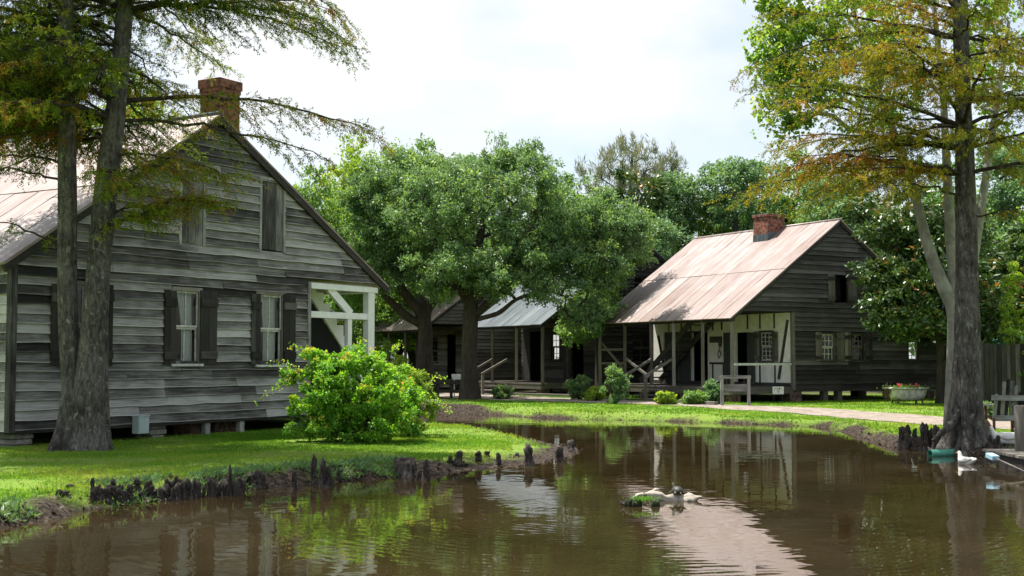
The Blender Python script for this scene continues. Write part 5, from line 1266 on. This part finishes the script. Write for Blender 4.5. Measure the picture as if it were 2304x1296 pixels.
# ------------------------------------------------------------------ log with turtles
lp = on_plane(1490, 1126, WZ)
mb = MB(); rg = random.Random(5)
lg = [(-.36 + .76 * i / 22, .02 * math.sin(i * .6) + rg.gauss(0, .005), .012 + .022 * math.sin(i * .33) + rg.gauss(0, .004)) for i in range(23)]
mb.tube(lg, [max(.008, (.05 + .012 * math.sin(i * 1.1)) * min(1, .25 + i / 5, .2 + (22 - i) / 4) + rg.gauss(0, .004)) for i in range(23)], 18, mod=lambda i, k, th: 1 + .2 * math.sin(3 * th + i * .25) + .12 * math.sin(8 * th + i * .1) + rg.gauss(0, .05))
dl = thing('driftwood_log', 'pale split driftwood log floating in the pond with turtles on it', 'log', (lp.x + .03, lp.y, WZ + .012), -.12); mb.build('log', M['driftwood'], dl, smooth=True)
mb = MB(); mb.tube([(-.14, -.01, .03), (-.12, -.01, .075), (-.09, 0, .1), (-.06, 0, .105)], [.04, .034, .025, .01], 9, mod=lambda i, k, th: 1 + .2 * math.sin(2 * th) + rg.gauss(0, .06)); mb.build('knot', M['driftwood'], dl, smooth=True)
mp_ = on_plane(1446, 1139, WZ); mb = MB()
for k in range(9):
    a = rg.uniform(-.17, .17); y = rg.uniform(-.07, .07); r = rg.uniform(.025, .048)
    mb.lathe([(r * .9, -.03), (r, .0), (r * .85, .03), (r * .45, .055), (.004, .062)], (a, y, rg.uniform(.0, .035)), 9)
ms = thing('mossy_snag', 'dark mossy root snag floating at the left end of the driftwood log', 'snag', (mp_.x, mp_.y, WZ)); mb.build('snag', M['moss'], ms, smooth=True)
rng = np.random.RandomState(12); N = 260; cc = rng.normal(0, 1, (N, 3)) * [.08, .04, .012] + [0, 0, .075]
tag(rhombs('moss', cc, rng.normal(0, .5, (N, 3)) + [0, 0, 1], rng.normal(0, 1, (N, 3)), rng.uniform(.015, .035, N), .012, rng.uniform(0, .45, N), L['bush'], ms), kind='stuff')
mb = MB(); mb.tube([(-.14, 0, .01), (-.22, .02, .03), (-.26, .02, .07)], [.025, .018, .006], 6); mb.build('root', M['knee'], ms)

def skin(name, mat, parent, verts, edges, radii, sub=2, label=None):
    me = bpy.data.meshes.new(name); me.from_pydata(verts, edges, []); me.materials.append(mat)
    o = bpy.data.objects.new(name, me); C.objects.link(o)
    if parent: o.parent = parent
    m = o.modifiers.new('skin', 'SKIN'); m.use_smooth_shade = True
    for i, v in enumerate(me.skin_vertices[0].data):
        r = radii[i]; v.radius = r if hasattr(r, '__len__') else (r, r)
        v.use_root = (i == 0)
    s = o.modifiers.new('sub', 'SUBSURF'); s.levels = sub; s.render_levels = sub
    return o
def turtle(px, py, Y, label, rz, s=1.0, headup=.05):
    b_ = at(px, py, Y); t = thing('turtle', label, 'turtle', b_, rz); t.scale = (s,) * 3
    skin('body', M['turtleskin'], t, [(0,0,.02),(.07,0,.025),(.1,0,.045 + headup*.5),(.13,0,.055 + headup),(.05,.06,.015),(.075,.085,0),(.05,-.06,.015),(.075,-.085,0),(-.06,.055,.015),(-.085,.075,0),(-.06,-.055,.015),(-.085,-.075,0),(-.09,0,.012),(-.12,0,.005)],
         [(0,1),(1,2),(2,3),(0,4),(4,5),(0,6),(6,7),(0,8),(8,9),(0,10),(10,11),(0,12),(12,13)],
         [.04,.022,.017,.019,.02,.012,.02,.012,.022,.013,.022,.013,.014,.006])
    mb = MB(); mb.lathe([(.078,.0),(.086,.012),(.084,.028),(.072,.05),(.05,.068),(.025,.077),(.003,.08)], (0,0,.012), 18, sx=1.12, sy=.9); mb.build('shell', M['shell'], t, smooth=True)
turtle(1455, 1119, lp.y + .05, 'smaller dark turtle basking at the left end of the log', 2.4, .72, .03)
turtle(1524, 1110, lp.y + .02, 'larger domed turtle with raised head basking at the right end of the log', 1.9, .85, .07)

# ------------------------------------------------------------------ white ducks
def duck(name, label, cat, loc, rz, s, neck):
    d = thing(name, label, cat, loc, rz); d.scale = (s,) * 3
    skin('body', M['feather'], d, [(0,0,.09),(.11,0,.1),(.17,0,.14),(.185,0,.22 * neck + .04),(.205,0,.27 * neck + .05),(.235,0,.27 * neck + .045),(-.12,0,.095),(-.22,0,.13),(-.28,0,.155)],
         [(0,1),(1,2),(2,3),(3,4),(4,5),(0,6),(6,7),(7,8)], [(.115,.1),(.105,.095),(.06,.06),(.036,.036),(.04,.04),(.028,.028),(.11,.095),(.06,.045),(.025,.012)])
    mb = MB(); z = .27 * neck + .04; mb.add([(.252,-.02,z+.012),(.252,.02,z+.012),(.252,.02,z-.012),(.252,-.02,z-.012),(.32,-.016,z-.006),(.32,.016,z-.006),(.32,.014,z-.016),(.32,-.014,z-.016)], [(0,1,2,3),(7,6,5,4),(0,4,5,1),(1,5,6,2),(2,6,7,3),(3,7,4,0)]); mb.build('beak', M['beak'], d)
    for y in (-.033, .033):
        mb = MB(); mb.lathe([(.001,-.006),(.006,-.003),(.006,.003),(.001,.006)], (.222, y, .27 * neck + .06), 8); mb.build('eye', M['black'], d)
    for y in (-1, 1):
        mb = MB(); pts = [(.1, y * .098, .12), (0, y * .112, .13), (-.12, y * .1, .135), (-.24, y * .05, .165)]
        mb.tube(pts, [.015, .05, .045, .008], 10, mod=lambda i, k, th: .55 + .45 * abs(math.sin(th))); mb.build('wing', M['feather'], d, smooth=True)
p = on_plane(2174, 1043, WZ); duck('duck', 'white duck swimming beside the green pipe', 'duck', (p.x, p.y, WZ - .05), 1.85, .8, .78)
p = ground_at(2264, 1000, .3); duck('goose', 'white goose resting on the bank right of the flared cypress trunk', 'goose', (p.x, p.y, gz(p.x, p.y) - .02), 2.95, 1.15, .75)
# ------------------------------------------------------------------ green pipe
p0 = on_plane(2092, 1024, WZ + .02); p1 = on_plane(2146, 1022, WZ + .02); mb = MB(); L_ = (p1 - p0).length; n = 18
vs = []; 
for x, r in ((0, .065), (L_, .065), (L_, .055), (0, .055)):
    for k in range(n): vs.append((x, r * math.cos(2*math.pi*k/n), r * math.sin(2*math.pi*k/n)))
mb.add(vs, [(a*n+k, a*n+(k+1)%n, ((a+1)%4)*n+(k+1)%n, ((a+1)%4)*n+k) for a in range(4) for k in range(n)])
pp = mb.build('drain_pipe', M['pipe'], smooth=False); pp.location = p0 + Vector((0, 0, .02)); pp.rotation_euler = (0, 0, math.atan2(p1.y - p0.y, p1.x - p0.x)); tag(pp, 'faded green plastic pipe with a dark open end lying in the water', 'pipe')
# ------------------------------------------------------------------ dock, mooring post, pole
d0 = on_plane(2221, 1011, .42); dk = thing('dock', 'weathered plank dock at the right edge of the pond', 'dock', (d0.x, d0.y, 0))
mb = MB(); 
for k in range(13):
    mb.rt = R.random(); mb.box(-.02 + R.uniform(-.02, .02), 3.2, -.02 - k * .155, .125 - k * .155, .385, .42)
mb.build('deck', M['mid_x'], dk)
mb = MB(); mb.box(.03, 3.2, -1.98, -1.92, .2, .384); mb.build('fascia', M['dark_x'], dk); mb = MB(); mb.box(.0, .06, -1.9, .12, .2, .384); mb.build('fascia', M['dark_y'], dk)
for x, y in ((.15, -1.8), (.15, .02), (1.6, -1.8), (1.6, .02)):
    mb = MB(); mb.tube([(x, y, -.5), (x, y, .384)], .07, 10); mb.build('piling', M['dark_z'], dk, smooth=True)
q = at(2297, 1005, d0.y - .35); mb = MB(); hz = at(2297, 912, q.y).z; mb.tube([(0, 0, -.6), (0, 0, hz * .5), (0, 0, hz - .015), (0, 0, hz)], [.085, .082, .08, .06], 14, mod=lambda i, k, th: 1 + .03 * math.sin(5 * th)); ps = mb.build('mooring_post', M['mid_z'], smooth=True); ps.location = (q.x, q.y, 0); tag(ps, 'round grey wooden post standing at the dock, right edge', 'post')
a = at(2236, 1029, d0.y - 1.2); b_ = at(2330, 1072, d0.y - 2.2); dv = b_ - a; bs = thing('long_pole', 'long thin pole with a pale blue head leaning from the dock into the water', 'pole', a)
mb = MB(); mb.tube([(0, 0, 0), tuple(dv)], .01, 8); mb.build('shaft', M['mid_x'], bs, smooth=True)
mb = MB(); mb.beam(tuple(-dv.normalized() * .13), tuple(dv.normalized() * .06), .11, .07); mb.build('head', M['blue'], bs, bevel=.01)
# ------------------------------------------------------------------ slatted garden chair seen from behind
c = ground_at(2264, 984, .38); ch = thing('garden_chair', 'grey slatted wooden garden chair with arched back, seen from behind', 'chair', (c.x, c.y, gz(c.x, c.y)), -.12)
ch.scale = (.68, .9, .95)
hh = [.82, .95, 1.05, 1.1, 1.07, .98, .86]
for k in range(7):
    x = (k - 3) * .1; mb = MB(); mb.rt = R.random(); h = hh[k]
    mb.add([(x-.042,.0,.3),(x+.042,.0,.3),(x+.045,-.26,h-.02),(x,-.27,h),(x-.045,-.26,h-.02)] + [(x-.042,.022,.3),(x+.042,.022,.3),(x+.045,-.238,h-.02),(x,-.248,h),(x-.045,-.238,h-.02)], [(0,1,2,3,4),(9,8,7,6,5),(0,5,6,1),(1,6,7,2),(2,7,8,3),(3,8,9,4),(4,9,5,0)]); mb.build('back_slat', M['grey_z'], ch)
for z, y, w_ in ((.74, -.205, .42), (.36, -.03, .34)):
    mb = MB(); mb.rt = .8; mb.box(-w_, w_, y - .045, y - .015, z - .05, z + .05); mb.build('back_rail', M['grey_x'], ch)
mb = MB()
for k in range(6): mb.rt = R.random(); mb.box(-.33, .33, .02 + k * .09, .1 + k * .09, .3 + k * .012, .32 + k * .012)
mb.build('seat', M['redwood'], ch)
for s in (-1, 1):
    mb = MB(); mb.rt = .7; mb.box(s * .36 - .06, s * .36 + .06, -.2, .62, .58, .605); mb.build('arm', M['grey_y'], ch)
    mb = MB(); mb.rt = .2; mb.box(s * .34 - .03, s * .34 + .03, .5, .58, 0, .579); mb.build('leg', M['redwood'], ch)
    mb = MB(); mb.rt = .2; mb.beam((s * .345, .5, .26), (s * .345, -.12, .08), .05, .11); mb.box(s * .345 - .025, s * .345 + .025, -.18, -.1, 0, .36); mb.build('leg', M['redwood'], ch)
# ------------------------------------------------------------------ board fence and green roof beyond
f0 = at(2196, 872, 36.5); f1 = at(2330, 872, 36.5); fz = gz(f0.x, f0.y); ft = at(2240, 775, 36.5).z - fz
fc = thing('board_fence', 'tall weathered vertical board fence in the shade behind the garden chair', 'fence', (f0.x, f0.y, fz))
x = 0; mb = MB()
while x < 4.5:
    w_ = R.uniform(.1, .15); mb.rt = R.random(); mb.box(x, x + w_ - .012, -.0, .025, -.1, ft + R.uniform(-.03, .03)); x += w_
mb.build('board_panel', M['dark_z'], fc)
for z in (.3, ft - .3): mb = MB(); mb.box(0, 4.5, .027, .08, z, z + .09); mb.build('rail', M['dark_x'], fc)
for x in (.05, 1.42, 2.9): mb = MB(); mb.rt = .6; mb.box(x, x + .12, -.13, -.003, -.1, ft + .08); mb.build('fence_post', M['dark_z'], fc)
g0 = at(2245, 775, 44); gt = at(2245, 748, 44).z; gr_ = thing('shed', 'small board shed with faded green hip roof beyond the fence', 'shed', (g0.x, g0.y, gz(g0.x, g0.y)), .3)
hz = g0.z - gr_.location.z; mb = MB(); mb.box(-1.2, 1.2, -1, 1, -.1, hz - .02); mb.build('wall', M['mid_z'], gr_)
mb = MB(); tz = gt - gr_.location.z; mb.add([(-1.5,-1.3,hz-.02),(1.5,-1.3,hz-.02),(1.5,1.3,hz-.02),(-1.5,1.3,hz-.02),(-.3,0,tz+.15),(.3,0,tz+.15)], [(0,1,5,4),(1,2,5),(2,3,4,5),(3,0,4),(3,2,1,0)]); mb.build('roof', M['greenroof'], gr_)
# ------------------------------------------------------------------ bathtub planter
t0 = at(2041, 910, 38.3); tz = gz(t0.x, t0.y); tub = thing('bathtub', 'old stained white clawfoot bathtub used as a planter on the grass', 'bathtub', (t0.x, t0.y, tz), .12)
def oval(a, b_, z, n=28, ex=2.6):
    o = []
    for k in range(n):
        th = 2 * math.pi * k / n; cx_, sx_ = math.cos(th), math.sin(th)
        o.append((a * math.copysign(abs(cx_) ** (2/ex), cx_) , b_ * math.copysign(abs(sx_) ** (2/ex), sx_), z))
    return o
mb = MB(); n = 28; rings_ = [oval(.36,.2,.1), oval(.46,.25,.12), oval(.54,.29,.22), oval(.585,.315,.36), oval(.6,.325,.43), oval(.645,.37,.435), oval(.65,.375,.455), oval(.64,.365,.468), oval(.59,.315,.462), oval(.575,.305,.36), oval(.5,.26,.24)]
vs = [v_ for r_ in rings_ for v_ in r_]; fs = [(i*n+k, i*n+(k+1)%n, (i+1)*n+(k+1)%n, (i+1)*n+k) for i in range(len(rings_)-1) for k in range(n)] + [tuple(range(n-1,-1,-1)), tuple((len(rings_)-1)*n+k for k in range(n))]
mb.add(vs, fs); mb.build('basin', M['enamel'], tub, smooth=True)
for sx_, sy_ in ((-1,-1),(1,-1),(1,1),(-1,1)):
    mb = MB(); mb.tube([(sx_*.32, sy_*.17, .15), (sx_*.38, sy_*.21, .09), (sx_*.37, sy_*.22, .03), (sx_*.39, sy_*.23, 0)], [.05, .035, .03, .05], 8); mb.build('foot', M['iron'], tub, smooth=True)
fp = thing('flower_plant', 'red flowering plants growing out of the bathtub', 'plant', (t0.x, t0.y, tz + .36), .12)
rng = np.random.RandomState(44); N = 900; cc = rng.normal(0, 1, (N, 3)) * [.26, .1, .03] + [0, 0, .1]; rhombs('foliage', cc, rng.normal(0, .7, (N, 3)) + [0, 0, .7], rng.normal(0, 1, (N, 3)), rng.uniform(.03, .07, N), .025, rng.uniform(.78, 1, N), L['flower'], fp)
N = 260; ctr = np.array([(-.3, -.08, .17), (-.22, 0, .19), (.0, .05, .15), (.28, -.06, .18), (.33, .02, .16), (.12, -.05, .15)]); cc = ctr[rng.randint(0, 6, N)] + rng.normal(0, .022, (N, 3)); rhombs('blossom', cc, rng.normal(0, 1, (N, 3)), rng.normal(0, 1, (N, 3)), .035, .03, rng.uniform(0, .6, N), L['flower'], fp)
N = 240; cc = rng.normal(0, 1, (N, 3)) * [.05, .06, .1] + [-.63, -.05, .02]; rhombs('trailing_foliage', cc, rng.normal(0, .4, (N, 3)) + [-.2, 0, -1], rng.normal(0, 1, (N, 3)), rng.uniform(.05, .1, N), .02, rng.uniform(.4, 1, N), L['litter'], fp)
# ------------------------------------------------------------------ signs
s0 = ground_at(1655, 913, .4); fs_ = thing('frame_sign', 'grey wooden post frame with a blank hanging board in front of the porch', 'sign', (s0.x, s0.y, gz(s0.x, s0.y)), .0)
wF = 60 * s0.y / F; hF = at(1655, 852, s0.y).z - fs_.location.z
for s in (-1, 1): mb = MB(); mb.rt = .7; mb.box(s * wF/2 - .04, s * wF/2 + .04, -.04, .04, -.1, hF - .001); mb.build('post', M['grey_z'], fs_)
mb = MB(); mb.rt = .6; mb.box(-wF/2 - .06, wF/2 + .06, -.043, .043, hF, hF + .09); mb.build('top_rail', M['grey_x'], fs_)
mb = MB(); mb.rt = .5; mb.box(-wF/2 + .06, wF/2 - .06, -.025, .02, hF - .36, hF - .16); bd = mb.build('board', M['grey_x'], fs_)
for s in (-1, 1): mb = MB(); mb.tube([(s * .25, 0, hF - .16), (s * .25, 0, hF + .005)], .008, 6); mb.build('chain', M['iron'], fs_)
w0 = at(1751, 904, 39.0); ws_ = thing('small_sign', 'small white sign with red and black marks on a black stand under the porch', 'sign', (w0.x, w0.y, gz(w0.x, w0.y)), 0.0)
zt = at(1751, 870, w0.y).z - ws_.location.z; zb = at(1751, 887, w0.y).z - ws_.location.z; hw = 12.5 * w0.y / F
mb = MB(); mb.box(-hw, hw, -.012, .012, zb, zt); bd = mb.build('board', M['signwhite'], ws_, bevel=.003)
for s in (-1, 1): mb = MB(); mb.box(s * hw * .8 - .012, s * hw * .8 + .012, .013, .035, -.1, zt - .02); mb.build('stand_leg', M['black'], ws_)
cz_ = (zb + zt) / 2
mb = MB(); mb.tube([(-.035, -.016, cz_ + .045), (0.0, -.016, cz_ - .07), (.045, -.016, cz_ + .065)], [.008, .014, .01], 6); mb.tube([(.045, -.016, cz_ + .065), (.06, -.016, cz_ + .03)], [.01, .004], 6); mb.build('red_mark', M['red'], bd)
for s in (-1, 1):
    mb = MB(); mb.tube([(s * (.05 + .075 * math.cos(a)), -.015, cz_ + .02 + .055 * math.sin(a)) for a in np.linspace(-.6, 2.6, 12)], .006, 5); mb.build('black_arc', M['black'], bd)
n0 = ground_at(1030, 893, .4); ns_ = thing('notice_board', 'pale notice board on two thin legs left of the broad oak trunk', 'sign', (n0.x, n0.y, gz(n0.x, n0.y)), .2)
mb = MB(); zz = at(1030, 850, n0.y).z - ns_.location.z; mb.beam((0, -.1, zz - .06), (0, .12, zz + .12), .42, .025, up=(0, 0, 1)); mb.build('panel', M['worn_white'], ns_)
for s in (-1, 1): mb = MB(); mb.box(s * .12 - .018, s * .12 + .018, .0, .03, -.1, zz); mb.build('leg', M['worn_white'], ns_)
# ------------------------------------------------------------------ low rail fence, bed edging, stool
r0 = at(985, 890, 43.5); r1 = at(1046, 890, 43.0); rf_ = thing('rail_fence', 'low dark rail fence left of the broad oak trunk', 'fence', (r0.x, r0.y, gz(r0.x, r0.y))); dv = r1 - r0
for f in (0, .5, 1): mb = MB(); mb.box(dv.x * f - .05, dv.x * f + .05, dv.y * f - .05, dv.y * f + .05, -.1, .62); mb.build('post', M['dark_z'], rf_)
for z in (.24, .52): mb = MB(); mb.beam((-.1, -.07, z), (dv.x + .1, dv.y - .07, z), .035, .1); mb.build('rail', M['dark_x'], rf_)
for i, (x0, y0, x1, y1, zt, lab) in enumerate(((1455, 903, 1612, 912, .12, 'lower timber edging the planting bed right of the front steps'), (1300, 896, 1406, 902, .1, 'timber edging the planting bed left of the front steps'), (1130, 889, 1290, 894, .1, 'timber edging the shaded bed before the grey roofed cottage'))):
    a = ground_at(x0, y0, .4); b_ = ground_at(x1, y1, .4); mb = MB(); mb.rt = .6; dv = b_ - a; mb.beam((0, 0, .03), (dv.x, dv.y, dv.z + .03), .13, .14)
    o = mb.build('bed_edging', M['mid_x'], bevel=.012); o.location = a; tag(o, lab, 'timber', 'timbers edging the planting beds')
b0 = ground_at(1622, 907, .4); bn = thing('low_bench', 'small low plank bench behind the wooden frame sign', 'bench', (b0.x, b0.y + .6, gz(b0.x, b0.y + .6)))
mb = MB(); mb.box(-.28, .28, -.14, .14, .24, .28); mb.build('seat', M['driftwood'], bn)
for s in (-1, 1): mb = MB(); mb.box(s * .2 - .025, s * .2 + .025, -.12, .12, -.05, .239); mb.build('leg', M['dark_z'], bn)
# ------------------------------------------------------------------ floating specks
rng = np.random.RandomState(66); N = 240; x = rng.uniform(-5, 8, N); y = rng.uniform(11, 31, N); k = pond_sd(x, y) < -.15; x, y = x[k], y[k]; N = len(x)
o = rhombs('floating_leaves', np.stack([x, y, np.full(N, WZ + .006)], 1), np.stack([rng.normal(0, 1, N), rng.normal(0, 1, N), np.zeros(N)], 1), np.tile([0, 0, 1.0], (N, 1)), rng.uniform(.015, .05, N), rng.uniform(.01, .022, N), rng.uniform(.7, 1, N), L['litter']); tag(o, 'pale specks of leaf and feather floating on the brown pond', 'floating leaves', kind='stuff')
